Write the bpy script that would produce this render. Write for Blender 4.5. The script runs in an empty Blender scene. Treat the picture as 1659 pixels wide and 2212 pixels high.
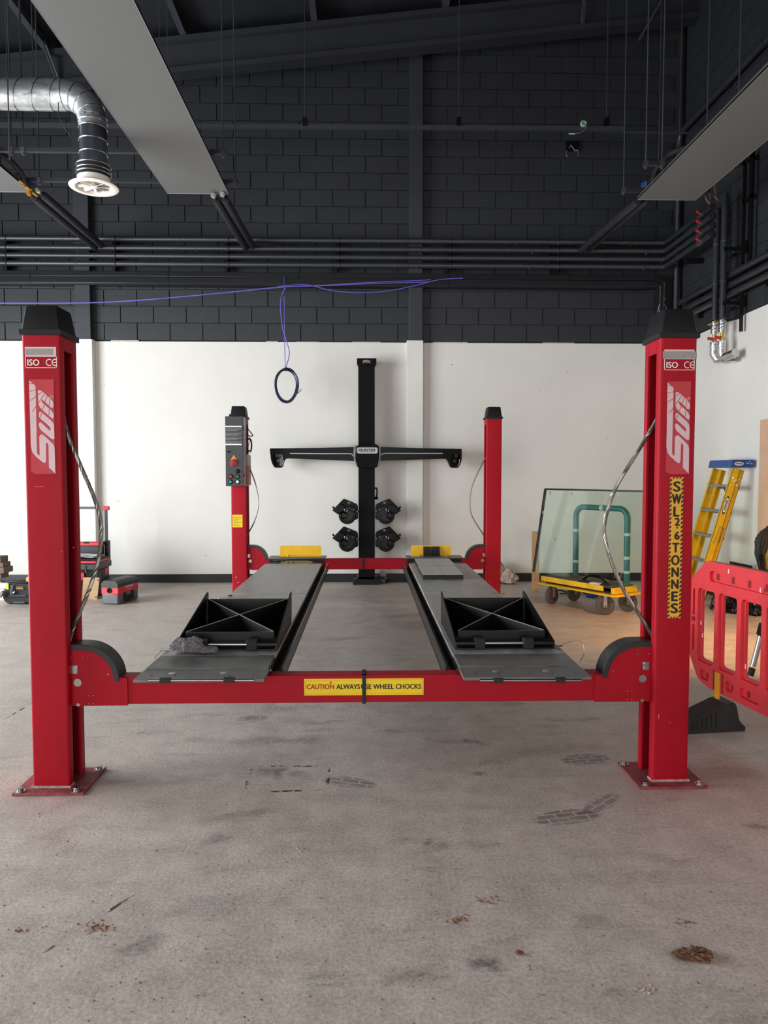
import bpy, bmesh, math, random
from mathutils import Vector, Matrix, noise
from mathutils.geometry import tessellate_polygon
random.seed(7)
S = bpy.context.scene
COL = S.collection
# ------------------------------------------------------------------ camera
FPX, CX, CY = 1540.0, 829.5, 1106.0
PSI, TH, CAMH = math.radians(1.395), math.radians(2.937), 1.62
FW = Vector((math.sin(PSI)*math.cos(TH), math.cos(PSI)*math.cos(TH), -math.sin(TH)))
RT = Vector((math.cos(PSI), -math.sin(PSI), 0)); UP = RT.cross(FW)
CAM = Vector((0, 0, CAMH))
cd = bpy.data.cameras.new('camera'); cam = bpy.data.objects.new('camera', cd); COL.objects.link(cam)
cd.sensor_fit = 'VERTICAL'; cd.sensor_height = 32; cd.lens = 32*FPX/2212
cd.clip_start = .05; cd.clip_end = 200
cam.matrix_world = Matrix((RT, UP, -FW)).transposed().to_4x4(); cam.location = CAM
S.camera = cam
# ------------------------------------------------------------------ world, daylight, exposure
w = bpy.data.worlds.new('world'); S.world = w; w.use_nodes = True
wn = w.node_tree.nodes; bg = wn['Background']
bg.inputs[0].default_value = (.80, .90, 1, 1); bg.inputs[1].default_value = .8
def area(name, loc, tgt, sx, sy, power, rgb):
    l = bpy.data.lights.new(name, 'AREA'); l.shape = 'RECTANGLE'; l.size = sx; l.size_y = sy
    l.energy = power; l.color = rgb
    o = bpy.data.objects.new(name, l); COL.objects.link(o); o.location = loc
    d = Vector(tgt)-Vector(loc); o.rotation_euler = d.to_track_quat('-Z', 'Y').to_euler()
    return o
area('daylight_side_door', (-8.12, 4.2, 2.0), (5, 4.2, 2.0), 7.0, 3.9, 1150, (.93, .98, 1))
area('daylight_front_door', (-1.2, -5.15, 2.2), (-1.2, 6, 2.0), 7.0, 4.2, 310, (1, .94, .90))
S.view_settings.view_transform = 'Standard'; S.view_settings.look = 'None'
S.view_settings.exposure = 0.1; S.view_settings.gamma = 1; S.view_settings.use_curve_mapping = False

# ------------------------------------------------------------------ helpers
def at(x, y, Y=None, Z=None, X=None):
    d = FW + RT*((x-CX)/FPX) + UP*((CY-y)/FPX)
    if Y is not None: return CAM + d*(Y/d.y)
    if X is not None: return CAM + d*(X/d.x)
    return CAM + d*((Z-CAMH)/d.z)
def lin(c): return tuple(((v/255/12.92) if v/255 <= .04045 else ((v/255+.055)/1.055)**2.4) for v in c)+(1,)
MATS = {}
def M(name, rgb, rough=.5, metal=0., var=0., vs=6., bump=0., bs=60., spec=.5, rvar=0., stretch=None, trans=0., emit=0.):
    if name in MATS: return MATS[name]
    m = bpy.data.materials.new(name); m.use_nodes = True; MATS[name] = m
    nt = m.node_tree; N = nt.nodes; L = nt.links; b = N['Principled BSDF']
    b.inputs['Base Color'].default_value = lin(rgb); b.inputs['Roughness'].default_value = rough
    b.inputs['Metallic'].default_value = metal; b.inputs['Specular IOR Level'].default_value = spec
    if trans: b.inputs['Transmission Weight'].default_value = trans
    if emit: b.inputs['Emission Color'].default_value = lin(rgb); b.inputs['Emission Strength'].default_value = emit
    tc = N.new('ShaderNodeTexCoord'); vec = tc.outputs['Object']
    if stretch:
        mp = N.new('ShaderNodeMapping'); mp.inputs['Scale'].default_value = stretch; L.new(vec, mp.inputs[0]); vec = mp.outputs[0]
    if var or rvar:
        n = N.new('ShaderNodeTexNoise'); n.inputs['Scale'].default_value = vs; n.inputs['Detail'].default_value = 7; n.inputs['Roughness'].default_value = .65
        L.new(vec, n.inputs['Vector'])
        cr = N.new('ShaderNodeValToRGB'); c = lin(rgb)
        cr.color_ramp.elements[0].position = .3; cr.color_ramp.elements[1].position = .72
        cr.color_ramp.elements[0].color = tuple(max(0, v*(1-var)) for v in c[:3])+(1,)
        cr.color_ramp.elements[1].color = tuple(min(1, v*(1+var)) for v in c[:3])+(1,)
        L.new(n.outputs['Fac'], cr.inputs[0]); L.new(cr.outputs[0], b.inputs['Base Color'])
        if rvar:
            mr = N.new('ShaderNodeMapRange'); mr.inputs['To Min'].default_value = max(.03, rough-rvar); mr.inputs['To Max'].default_value = min(1, rough+rvar)
            mr.inputs['From Min'].default_value = .3; mr.inputs['From Max'].default_value = .7
            L.new(n.outputs['Fac'], mr.inputs[0]); L.new(mr.outputs[0], b.inputs['Roughness'])
    if bump:
        n2 = N.new('ShaderNodeTexNoise'); n2.inputs['Scale'].default_value = bs; n2.inputs['Detail'].default_value = 5
        L.new(vec, n2.inputs['Vector'])
        bp = N.new('ShaderNodeBump'); bp.inputs['Strength'].default_value = bump; bp.inputs['Distance'].default_value = .01
        L.new(n2.outputs['Fac'], bp.inputs['Height']); L.new(bp.outputs[0], b.inputs['Normal'])
    return m

def base(o):
    v = Vector((0, 0, 0))
    while o: v = v + o.location; o = o.parent
    return v
def frame(axis):
    a = Vector(axis).normalized(); t = Vector((0, 0, 1)) if abs(a.z) < .9 else Vector((1, 0, 0))
    u = a.cross(t).normalized(); return a, u, a.cross(u)
def rpoly(pts, r, n=4):
    """polygon with rounded corners; r one radius or one per corner"""
    out = []; k = len(pts)
    for i in range(k):
        p = Vector(pts[i][:2]); a = Vector(pts[i-1][:2]); c = Vector(pts[(i+1) % k][:2])
        rr = r[i] if isinstance(r, (list, tuple)) else r
        if rr <= 0: out.append((p.x, p.y)); continue
        d1 = (a-p); d2 = (c-p); q = min(rr, d1.length*.49, d2.length*.49)
        s = p+d1.normalized()*q; e = p+d2.normalized()*q
        for j in range(n+1):
            t = j/n; v = s*(1-t)**2 + p*(2*t*(1-t)) + e*t*t; out.append((v.x, v.y))
    return out
class MB:
    def __init__(s, T=None): s.v = []; s.f = []; s.T = T
    def add(s, vs, fs):
        k = len(s.v); T = s.T
        s.v += [(T(Vector(q)) if T else Vector(q)) for q in vs]; s.f += [tuple(i+k for i in q) for q in fs]; return s
    def box(s, x0, x1, y0, y1, z0, z1):
        return s.add([(x, y, z) for x in (x0, x1) for y in (y0, y1) for z in (z0, z1)],
              [(0,1,3,2),(4,6,7,5),(0,4,5,1),(2,3,7,6),(0,2,6,4),(1,5,7,3)])
    def obox(s, c, ax, ay, az, hx, hy, hz):
        c = Vector(c); ax = Vector(ax).normalized()*hx; ay = Vector(ay).normalized()*hy; az = Vector(az).normalized()*hz
        return s.add([c+ax*i+ay*j+az*k for i in (-1,1) for j in (-1,1) for k in (-1,1)],
              [(0,1,3,2),(4,6,7,5),(0,4,5,1),(2,3,7,6),(0,2,6,4),(1,5,7,3)])
    def bar(s, p, q, w, h):
        p = Vector(p); q = Vector(q); a, u, v = frame(q-p)
        return s.obox((p+q)/2, a, u, v, (q-p).length/2, w/2, h/2)
    def prism(s, poly, f, d0, d1, holes=()):
        """poly in 2D, f(a,b,d)->3D, between depths d0 and d1"""
        loops = [list(poly)]+[list(h) for h in holes]
        flat = [q for l in loops for q in l]; n = len(flat)
        vs = [f(a, b, d0) for a, b in flat]+[f(a, b, d1) for a, b in flat]
        if holes:
            tr = tessellate_polygon([[Vector((a, b, 0)) for a, b in l] for l in loops])
            fs = [tuple(t) for t in tr]+[tuple(i+n for i in reversed(t)) for t in tr]
        else:
            fs = [tuple(range(n)), tuple(range(2*n-1, n-1, -1))]
        k = 0
        for l in loops:
            m = len(l)
            for i in range(m): fs.append((k+i, k+(i+1) % m, n+k+(i+1) % m, n+k+i))
            k += m
        return s.add(vs, fs)
    def cyl(s, p, q, r, n=16, r2=None, cap=True):
        p = Vector(p); q = Vector(q); a, u, v = frame(q-p); r2 = r if r2 is None else r2
        vs = []
        for c, rr in ((p, r), (q, r2)):
            vs += [c+u*(rr*math.cos(2*math.pi*i/n))+v*(rr*math.sin(2*math.pi*i/n)) for i in range(n)]
        fs = [(i, (i+1) % n, n+(i+1) % n, n+i) for i in range(n)]
        if cap: fs += [tuple(range(n-1, -1, -1)), tuple(range(n, 2*n))]
        return s.add(vs, fs)
    def tube(s, pts, r, n=8, closed=False, rs=None):
        pts = [Vector(q) for q in pts]; m = len(pts); vs = []; pu = None
        for i, c in enumerate(pts):
            t = (pts[(i+1) % m]-pts[i-1]) if closed else (pts[min(i+1, m-1)]-pts[max(i-1, 0)])
            t.normalize()
            if pu is None: u = frame(t)[1]
            else:
                u = pu-t*pu.dot(t); u.normalize()
            pu = u; v = t.cross(u); rr = rs[i] if rs else r
            vs += [c+u*(rr*math.cos(2*math.pi*j/n))+v*(rr*math.sin(2*math.pi*j/n)) for j in range(n)]
        fs = []
        for i in range(m if closed else m-1):
            for j in range(n):
                a = i*n; b = ((i+1) % m)*n; fs.append((a+j, a+(j+1) % n, b+(j+1) % n, b+j))
        if not closed: fs += [tuple(range(n-1, -1, -1)), tuple(range((m-1)*n, m*n))]
        return s.add(vs, fs)
    def lathe(s, c, axis, prof, n=32):
        """prof: list of (radius, height along axis)"""
        c = Vector(c); a, u, v = frame(axis); vs = []; m = len(prof)
        for r, h in prof: vs += [c+a*h+u*(r*math.cos(2*math.pi*i/n))+v*(r*math.sin(2*math.pi*i/n)) for i in range(n)]
        fs = [(k*n+i, k*n+(i+1) % n, (k+1)*n+(i+1) % n, (k+1)*n+i) for k in range(m-1) for i in range(n)]
        if prof[0] != prof[-1]: fs += [tuple(range(n-1, -1, -1)), tuple(range((m-1)*n, m*n))]
        return s.add(vs, fs)
    def ring(s, c, axis, R, r, n=32, k=6):
        a, u, v = frame(axis); c = Vector(c)
        return s.tube([c+u*(R*math.cos(2*math.pi*i/n))+v*(R*math.sin(2*math.pi*i/n)) for i in range(n)], r, k, True)
    def blob(s, c, rx, ry, rz, seed, amp=.25, fs_=2.2, sub=4, fold=0., flat=True):
        bm = bmesh.new(); bmesh.ops.create_icosphere(bm, subdivisions=sub, radius=1)
        o = Vector((seed*3.1, seed*7.7, seed*1.3)); vs = []
        for q in bm.verts:
            p = q.co.copy(); d = 1+amp*(noise.noise(p*fs_+o)+.5*noise.noise(p*fs_*2.3+o))
            if fold: d += fold*(abs(noise.noise(p*fs_*3+o))*-1.6+.3)+fold*.5*noise.noise(p*fs_*7+o)
            p = Vector((p.x*rx*d, p.y*ry*d, p.z*rz*d))
            if flat and p.z < -rz*.45: p.z = -rz*.45
            vs.append(p+Vector(c))
        for i, q in enumerate(bm.verts): q.index = i
        fs = [tuple(q.index for q in f.verts) for f in bm.faces]; bm.free()
        return s.add(vs, fs)
    def mesh(s, name, mat, org, ang=35):
        me = bpy.data.meshes.new(name); me.from_pydata([q-org for q in s.v], [], s.f)
        bm = bmesh.new(); bm.from_mesh(me); bmesh.ops.recalc_face_normals(bm, faces=bm.faces); bm.to_mesh(me); bm.free()
        me.polygons.foreach_set('use_smooth', [True]*len(me.polygons)); me.set_sharp_from_angle(angle=math.radians(ang))
        if mat: me.materials.append(mat)
        return me
    def build(s, name, mat, parent=None, loc=None, bevel=0., ang=35, seg=2):
        org = base(parent) if parent else (Vector(loc) if loc is not None else Vector((0, 0, 0)))
        o = bpy.data.objects.new(name, s.mesh(name, mat, org, ang)); COL.objects.link(o)
        if parent: o.parent = parent
        else: o.location = org
        if bevel:
            b = o.modifiers.new('bevel', 'BEVEL'); b.width = bevel; b.segments = seg; b.limit_method = 'ANGLE'; b.angle_limit = math.radians(40)
        return o
def put(me, name, parent, loc, rot=None):
    o = bpy.data.objects.new(name, me); COL.objects.link(o)
    if parent: o.parent = parent; o.location = Vector(loc)-base(parent)
    else: o.location = loc
    if rot: o.rotation_euler = rot
    return o
def tag(o, label, cat, group=None, kind=None):
    o['label'] = label; o['category'] = cat
    if group: o['group'] = group
    if kind: o['kind'] = kind
    return o
def thing(name, label, cat, loc, group=None):
    o = bpy.data.objects.new(name, None); COL.objects.link(o); o.location = loc; o.empty_display_size = .1
    return tag(o, label, cat, group)
def struct(o, label=None):
    o['kind'] = 'structure'
    if label: o['label'] = label
    return o
def fontmesh(s):
    cu = bpy.data.curves.new('t', 'FONT'); cu.body = s; cu.resolution_u = 3
    o = bpy.data.objects.new('t', cu); me = bpy.data.meshes.new_from_object(o)
    bpy.data.objects.remove(o); bpy.data.curves.remove(cu)
    vs = [Vector(v.co) for v in me.vertices]; fs = [tuple(p.vertices) for p in me.polygons]
    bpy.data.meshes.remove(me); return vs, fs
def text(s, c, w, h, mat, parent, right=(1,0,0), up=(0,0,1), bold=0., shear=0., name='lettering'):
    """flat printed lettering fitted into a w x h box centred on c; bold copies thicken the strokes"""
    vs, fs = fontmesh(s); r = Vector(right).normalized(); u = Vector(up).normalized(); c = Vector(c)
    x0 = min(v.x for v in vs); x1 = max(v.x for v in vs); y0 = min(v.y for v in vs); y1 = max(v.y for v in vs)
    nrm = r.cross(u); mb = MB()
    for k, (dx, dy) in enumerate(((0,0),) if not bold else ((0,0),(bold,0),(-bold,0),(0,bold*.6),(0,-bold*.6))):
        out = []
        for v in vs:
            a = ((v.x-x0)/(x1-x0)-.5)*w+dx; b = ((v.y-y0)/(y1-y0)-.5)*h+dy
            out.append(c+r*(a+shear*b)+u*b+nrm*(.00015*k))
        mb.add(out, fs)
    me = bpy.data.meshes.new(name); org = base(parent)
    me.from_pydata([q-org for q in mb.v], [], mb.f); me.materials.append(mat)
    o = bpy.data.objects.new(name, me); COL.objects.link(o); o.parent = parent; return o
XZ = lambda a, b, d: Vector((a, d, b))        # drawn in the front view, depth along y
YZ = lambda a, b, d: Vector((d, a, b))
XY = lambda a, b, d: Vector((a, b, d))
def curve(pts, n=8):
    """Catmull-Rom through points"""
    P = [Vector(p) for p in pts]; P = [P[0]*2-P[1]]+P+[P[-1]*2-P[-2]]; out = []
    for i in range(1, len(P)-2):
        for j in range(n):
            t = j/n; a, b, c, d = P[i-1:i+3]
            out.append(.5*((2*b)+(c-a)*t+(2*a-5*b+4*c-d)*t*t+(3*b-a-3*c+d)*t**3))
    return out+[P[-2]]

# ------------------------------------------------------------------ materials
red = M('red_paint', (163, 4, 29), .5, 0, .08, 3, .05, 250, spec=.22)
redb = M('red_plastic', (214, 50, 58), .5, 0, .10, 7, .1, 40)
redd = M('dark_red_plastic', (128, 8, 20), .5)
blk = M('black_plastic', (15, 16, 17), .4, 0, .2, 5, .08, 200, spec=.2)
blkg = M('glossy_black_plastic', (8, 8, 10), .28, spec=.12)
blkm = M('black_steel', (11, 11, 12), .4, 0, .3, 6, spec=.35)
blkr = M('black_rubber', (22, 22, 23), .65, 0, .2, 9)
steel = M('bare_steel', (170, 170, 168), .3, 1, .15, 12)
galv = M('galvanised_steel', (196, 200, 204), .36, .8, .28, 7, .14, 9, rvar=.14, stretch=(1, 1, 2.5))
deckm = M('worn_steel_deck', (164, 162, 159), .42, .2, .38, 3.2, .10, 120, rvar=.12, stretch=(3, .9, 1))
deckd = M('dark_steel_deck', (112, 111, 109), .45, .25, .42, 7, .10, 140, rvar=.14)
darkw = M('black_wall_paint', (42, 44, 49), .5, 0, .12, 1.7, .22, 45)
darkj = M('black_mortar', (42, 44, 49), .8)
pipem = M('black_painted_pipe', (40, 42, 47), .38, 0, .18, 4, .1, 50)
roofm = M('black_roof_paint', (42, 44, 50), .55, 0, .15, 2)
whitew = M('white_wall_paint', (226, 223, 217), .6, 0, .035, 1.3, .08, 30)
panelm = M('grey_panel_paint', (100, 100, 100), .5, 0, .02, 20)
cream = M('cream_plastic', (238, 232, 222), .4)
yel = M('yellow_paint', (226, 176, 12), .45, 0, .12, 6)
yels = M('yellow_sticker', (243, 205, 10), .45)
white = M('white_print', (238, 230, 228), .5)
pink = M('faded_print', (214, 186, 190), .45, 0, .06, 30)
inkb = M('black_print', (14, 13, 13), .5)
inkr = M('red_print', (178, 20, 18), .5)
tape = M('grey_duct_tape', (150, 148, 144), .5, .1, .12, 30, .2, 60)
pale = M('pale_sticker_paper', (220, 190, 180), .6)
wood = M('raw_timber', (190, 152, 112), .65, 0, .18, 5, .1, 60, stretch=(2, 14, 2))
woodd = M('dark_timber', (98, 78, 68), .7, 0, .25, 6)
brass = M('brass', (205, 165, 90), .3, 1)
blue = M('blue_plastic', (32, 84, 165), .4)
redv = M('red_valve_plastic', (196, 28, 48), .4)
purple = M('purple_cable_sheath', (104, 94, 190), .5)
navy = M('dark_cable_sheath', (34, 34, 58), .45)
foil = M('aluminium_foil', (205, 206, 208), .22, 1, .2, 30, .5, 40)
copper = M('copper', (176, 110, 78), .35, 1)
grey = M('grey_enamel', (50, 53, 56), .38, 0, .08, 4)
alu = M('aluminium', (196, 196, 196), .32, 1, .08, 20)
silver = M('silver_trim', (214, 217, 219), .2, 1)
cloth = M('pale_dust_sheet', (186, 170, 156), .85, 0, .15, 8)
ragm = M('grey_rag', (120, 118, 118), .9, 0, .4, 26, .3, 90)
binm = M('black_polythene', (20, 18, 18), .3, 0, .4, 6)
paper = M('white_paper', (232, 232, 236), .7)

def specks(m, scale, size, rgb):
    nt = m.node_tree; N = nt.nodes; L = nt.links; b = N['Principled BSDF']; src = b.inputs['Base Color'].links[0].from_socket
    vo = N.new('ShaderNodeTexVoronoi'); vo.inputs['Scale'].default_value = scale; L.new(N['Texture Coordinate'].outputs['Object'], vo.inputs['Vector'])
    lt = N.new('ShaderNodeMath'); lt.operation = 'LESS_THAN'; L.new(vo.outputs['Distance'], lt.inputs[0]); lt.inputs[1].default_value = size
    mx = N.new('ShaderNodeMix'); mx.data_type = 'RGBA'; L.new(lt.outputs[0], mx.inputs[0]); L.new(src, mx.inputs[6]); mx.inputs[7].default_value = lin(rgb)
    L.new(mx.outputs[2], b.inputs['Base Color'])
specks(whitew, 2.6, .022, (120, 112, 104))
# ------------------------------------------------------------------ setting: floor
def floor_material():
    m = bpy.data.materials.new('dusty_concrete'); m.use_nodes = True
    nt = m.node_tree; N = nt.nodes; L = nt.links; b = N['Principled BSDF']
    geo = N.new('ShaderNodeNewGeometry'); P = geo.outputs['Position']
    def nz(scale, det=6, rough=.6, vec=P, st=None):
        if st:
            mp = N.new('ShaderNodeMapping'); mp.inputs['Scale'].default_value = st; L.new(vec, mp.inputs[0]); vec = mp.outputs[0]
        n = N.new('ShaderNodeTexNoise'); n.inputs['Scale'].default_value = scale; n.inputs['Detail'].default_value = det
        n.inputs['Roughness'].default_value = rough; L.new(vec, n.inputs['Vector']); return n
    def ramp(fac, c0, c1, p0, p1):
        r = N.new('ShaderNodeValToRGB'); e = r.color_ramp.elements; e[0].position = p0; e[1].position = p1; e[0].color = c0; e[1].color = c1
        L.new(fac, r.inputs[0]); return r.outputs[0]
    def math_(op, a, c):
        n = N.new('ShaderNodeMath'); n.operation = op
        for i, q in enumerate((a, c)):
            if isinstance(q, (int, float)): n.inputs[i].default_value = q
            else: L.new(q, n.inputs[i])
        return n.outputs[0]
    def mix(fac, a, c, mode='MIX'):
        n = N.new('ShaderNodeMix'); n.data_type = 'RGBA'; n.blend_type = mode
        if isinstance(fac, float): n.inputs[0].default_value = fac
        else: L.new(fac, n.inputs[0])
        for i, q in ((6, a), (7, c)):
            if isinstance(q, tuple): n.inputs[i].default_value = q
            else: L.new(q, n.inputs[i])
        return n.outputs[2]
    big = nz(.9, 8, .62); mid = nz(5.5, 8, .7); fine = nz(70, 4, .7); drag = nz(2.2, 8, .72, st=(1, 3.2, 1))
    col = ramp(big.outputs['Fac'], lin((178, 164, 155)), lin((212, 197, 185)), .32, .68)
    col = mix(.55, col, ramp(mid.outputs['Fac'], lin((154, 143, 136)), lin((222, 208, 197)), .33, .67))
    col = mix(ramp(drag.outputs['Fac'], (0,0,0,1), (.75,.75,.75,1), .54, .70), col, lin((134, 126, 121)))
    col = mix(.32, col, ramp(fine.outputs['Fac'], lin((96, 90, 85)), lin((226, 217, 208)), .35, .65))
    # dust specks and fine cracks
    vo = N.new('ShaderNodeTexVoronoi'); vo.inputs['Scale'].default_value = 26; L.new(P, vo.inputs['Vector'])
    sp = ramp(vo.outputs['Distance'], (1,1,1,1), (0,0,0,1), .035, .075)
    gate = ramp(nz(3.1, 3).outputs['Fac'], (0,0,0,1), (1,1,1,1), .5, .6)
    col = mix(math_('MULTIPLY', math_('MULTIPLY', sp, gate), .75), col, lin((86, 76, 70)))
    # warped coordinates for stains
    wz = N.new('ShaderNodeTexNoise'); wz.inputs['Scale'].default_value = 9; wz.inputs['Detail'].default_value = 6; L.new(P, wz.inputs['Vector'])
    sc = N.new('ShaderNodeVectorMath'); sc.operation = 'MULTIPLY_ADD'; L.new(wz.outputs['Color'], sc.inputs[0])
    sc.inputs[1].default_value = (.16, .16, 0); L.new(P, sc.inputs[2]); W = sc.outputs[0]
    def spot(x, y, rx, ry, ang, st, soft=.45, vec=W, off=.08):
        mp = N.new('ShaderNodeMapping'); mp.vector_type = 'TEXTURE'
        mp.inputs['Location'].default_value = (x+off, y+off, 0); mp.inputs['Rotation'].default_value = (0, 0, math.radians(ang))
        mp.inputs['Scale'].default_value = (rx, ry, 1e3); L.new(vec, mp.inputs[0])
        ln = N.new('ShaderNodeVectorMath'); ln.operation = 'LENGTH'; L.new(mp.outputs[0], ln.inputs[0])
        mr = N.new('ShaderNodeMapRange'); mr.inputs['From Min'].default_value = 1; mr.inputs['From Max'].default_value = soft
        mr.inputs['To Min'].default_value = 0; mr.inputs['To Max'].default_value = st; L.new(ln.outputs['Value'], mr.inputs[0]); return mr.outputs[0], mp.outputs[0]
    acc = None
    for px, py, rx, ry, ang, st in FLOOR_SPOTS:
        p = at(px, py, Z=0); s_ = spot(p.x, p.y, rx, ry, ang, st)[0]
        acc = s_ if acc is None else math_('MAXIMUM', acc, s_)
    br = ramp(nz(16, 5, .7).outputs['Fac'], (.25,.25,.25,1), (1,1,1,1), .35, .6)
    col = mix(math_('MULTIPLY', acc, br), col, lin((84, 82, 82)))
    # tyre tread prints: brick pattern inside soft spots
    for px, py, rx, ry, ang, st in TREADS:
        p = at(px, py, Z=0); mk, loc = spot(p.x, p.y, rx, ry, ang, st, .8, P, 0)
        mp = N.new('ShaderNodeMapping'); mp.inputs['Scale'].default_value = (rx*5, ry*6, 0); L.new(loc, mp.inputs[0])
        bt = N.new('ShaderNodeTexBrick'); bt.inputs['Scale'].default_value = 1; bt.inputs['Mortar Size'].default_value = .025
        bt.inputs['Color1'].default_value = (1,1,1,1); bt.inputs['Color2'].default_value = (.75,.75,.75,1); bt.inputs['Mortar'].default_value = (0,0,0,1)
        L.new(mp.outputs[0], bt.inputs[0])
        col = mix(math_('MULTIPLY', math_('MULTIPLY', mk, bt.outputs['Color']), ramp(mid.outputs['Fac'], (.55,.55,.55,1), (1,1,1,1), .4, .6)), col, lin((92, 86, 88)))
    # reddish tint around the front post feet and the barrier, brown soil
    for px, py, rx, ry, st, c in TINTS:
        p = at(px, py, Z=0); mk, _ = spot(p.x, p.y, rx, ry, 0, st, .1)
        col = mix(mk, col, lin(c))
    # cut lines in the slab
    lacc = None
    for a, c in CUTS:
        a = at(*a, Z=0); c = at(*c, Z=0); d = c-a
        s_ = spot((a.x+c.x)/2, (a.y+c.y)/2, d.length/2, .012, math.degrees(math.atan2(d.y, d.x)), 1, .6, P, 0)[0]
        lacc = s_ if lacc is None else math_('MAXIMUM', lacc, s_)
    lg = ramp(nz(11, 3, .7).outputs['Fac'], (0,0,0,1), (1,1,1,1), .48, .55)
    col = mix(math_('MULTIPLY', lacc, lg), col, lin((60, 54, 50)))
    L.new(col, b.inputs['Base Color'])
    mr = N.new('ShaderNodeMapRange'); mr.inputs['From Min'].default_value = .3; mr.inputs['From Max'].default_value = .7
    mr.inputs['To Min'].default_value = .38; mr.inputs['To Max'].default_value = .68; L.new(mid.outputs['Fac'], mr.inputs[0]); L.new(mr.outputs[0], b.inputs['Roughness'])
    hs = math_('ADD', math_('MULTIPLY', fine.outputs['Fac'], .5), math_('ADD', math_('MULTIPLY', mid.outputs['Fac'], .8), drag.outputs['Fac']))
    bp = N.new('ShaderNodeBump'); bp.inputs['Strength'].default_value = .28; bp.inputs['Distance'].default_value = .012
    L.new(hs, bp.inputs['Height']); L.new(bp.outputs[0], b.inputs['Normal'])
    return m
FLOOR_SPOTS = [(545,1550,.09,.05,10,.8),(440,1545,.22,.05,5,.35),(590,1668,.12,.07,20,.75),(650,1672,.08,.04,0,.5),(465,1816,.09,.06,30,.5),
  (520,1760,.2,.06,15,.4),(600,1600,.45,.09,3,.45),(1020,1603,.10,.05,-20,.7),(1060,1645,.08,.05,0,.45),(1035,1668,.06,.05,0,.7),(960,1600,.16,.05,-12,.5),
  (950,1830,.08,.05,20,.45),(920,1818,.03,.03,0,.6),(1050,2080,.075,.035,-20,.75),(870,2105,.1,.025,10,.4),(300,2045,.09,.045,25,.5),(375,1975,.08,.04,10,.3),
  (1635,1783,.10,.035,-35,.6),(1285,1990,.09,.05,0,.3),(1330,2150,.05,.03,0,.35),(1225,1555,.3,.05,0,.4),(1110,1520,.10,.05,0,.5),(840,1580,.15,.04,0,.4),(700,1560,.2,.04,6,.4),
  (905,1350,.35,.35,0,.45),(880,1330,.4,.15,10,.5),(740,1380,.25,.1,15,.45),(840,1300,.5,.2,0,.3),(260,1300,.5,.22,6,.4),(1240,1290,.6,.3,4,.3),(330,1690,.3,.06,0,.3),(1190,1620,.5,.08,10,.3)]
TREADS = [(1225,1765,.19,.075,12,.85),(1300,1735,.16,.06,42,.7),(1265,1640,.16,.08,10,.8),(755,1690,.16,.07,-18,.75),(545,1552,.12,.07,8,.6),(605,1530,.14,.05,0,.4)]
TINTS = [(120,1720,.55,.3,.30,(150,92,92)),(1450,1700,.6,.3,.28,(150,92,92)),(1650,1560,.5,.5,.2,(170,110,100)),
  (215,2000,.035,.02,.7,(120,84,60)),(985,1985,.03,.02,.6,(128,82,62)),(1045,1945,.03,.03,.45,(138,92,72)),(705,2000,.02,.02,.4,(150,100,80)),(1495,2068,.06,.035,.7,(104,70,50)),(1400,1975,.05,.02,.35,(130,90,75))]
CUTS = [((545,1655),(712,1655)),((530,1712),(708,1706)),((545,1655),(528,1712)),((712,1655),(706,1708)),((60,2080),(310,1920)),((100,1500),(0,1560))]
floorm = floor_material()
struct(MB().box(-8.4, 4.75, -5.4, 11.0, -.12, 0).build('floor', floorm), 'dusty grey concrete floor with stains and scuffs')

# ------------------------------------------------------------------ setting: walls and roof
D, XR, XL, YF = 10.85, 4.72, -8.0, -5.0
def roof(x): return 7.43+.117*(x+5.11)          # top of the rafter at x
wb = struct(MB().prism([(XL-.2, 0), (XR+.2, 0), (XR+.2, roof(XR)+.6), (XL-.2, roof(XL)+.6)], XZ, D+.004, D+.15).build('wall_back', darkj), 'back wall of black painted blockwork above a white lining')
BW, BH, JT, BZ = .486, .2462, .009, 3.889
def block_mesh(name, w, h):
    x, z, c, dp = w/2-JT/2, h/2-JT/2, .003, .03
    vs = [(i*x, 0, j*z) for i, j in ((-1,-1),(1,-1),(1,1),(-1,1))]+[(i*(x-c), -dp*.6, j*(z-c)) for i, j in ((-1,-1),(1,-1),(1,1),(-1,1))]
    me = bpy.data.meshes.new(name); me.from_pydata(vs, [], [(4,5,6,7)]+[(i, (i+1) % 4, 4+(i+1) % 4, 4+i) for i in range(4)]); me.materials.append(darkw); return me
full = block_mesh('block', BW, BH)
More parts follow.
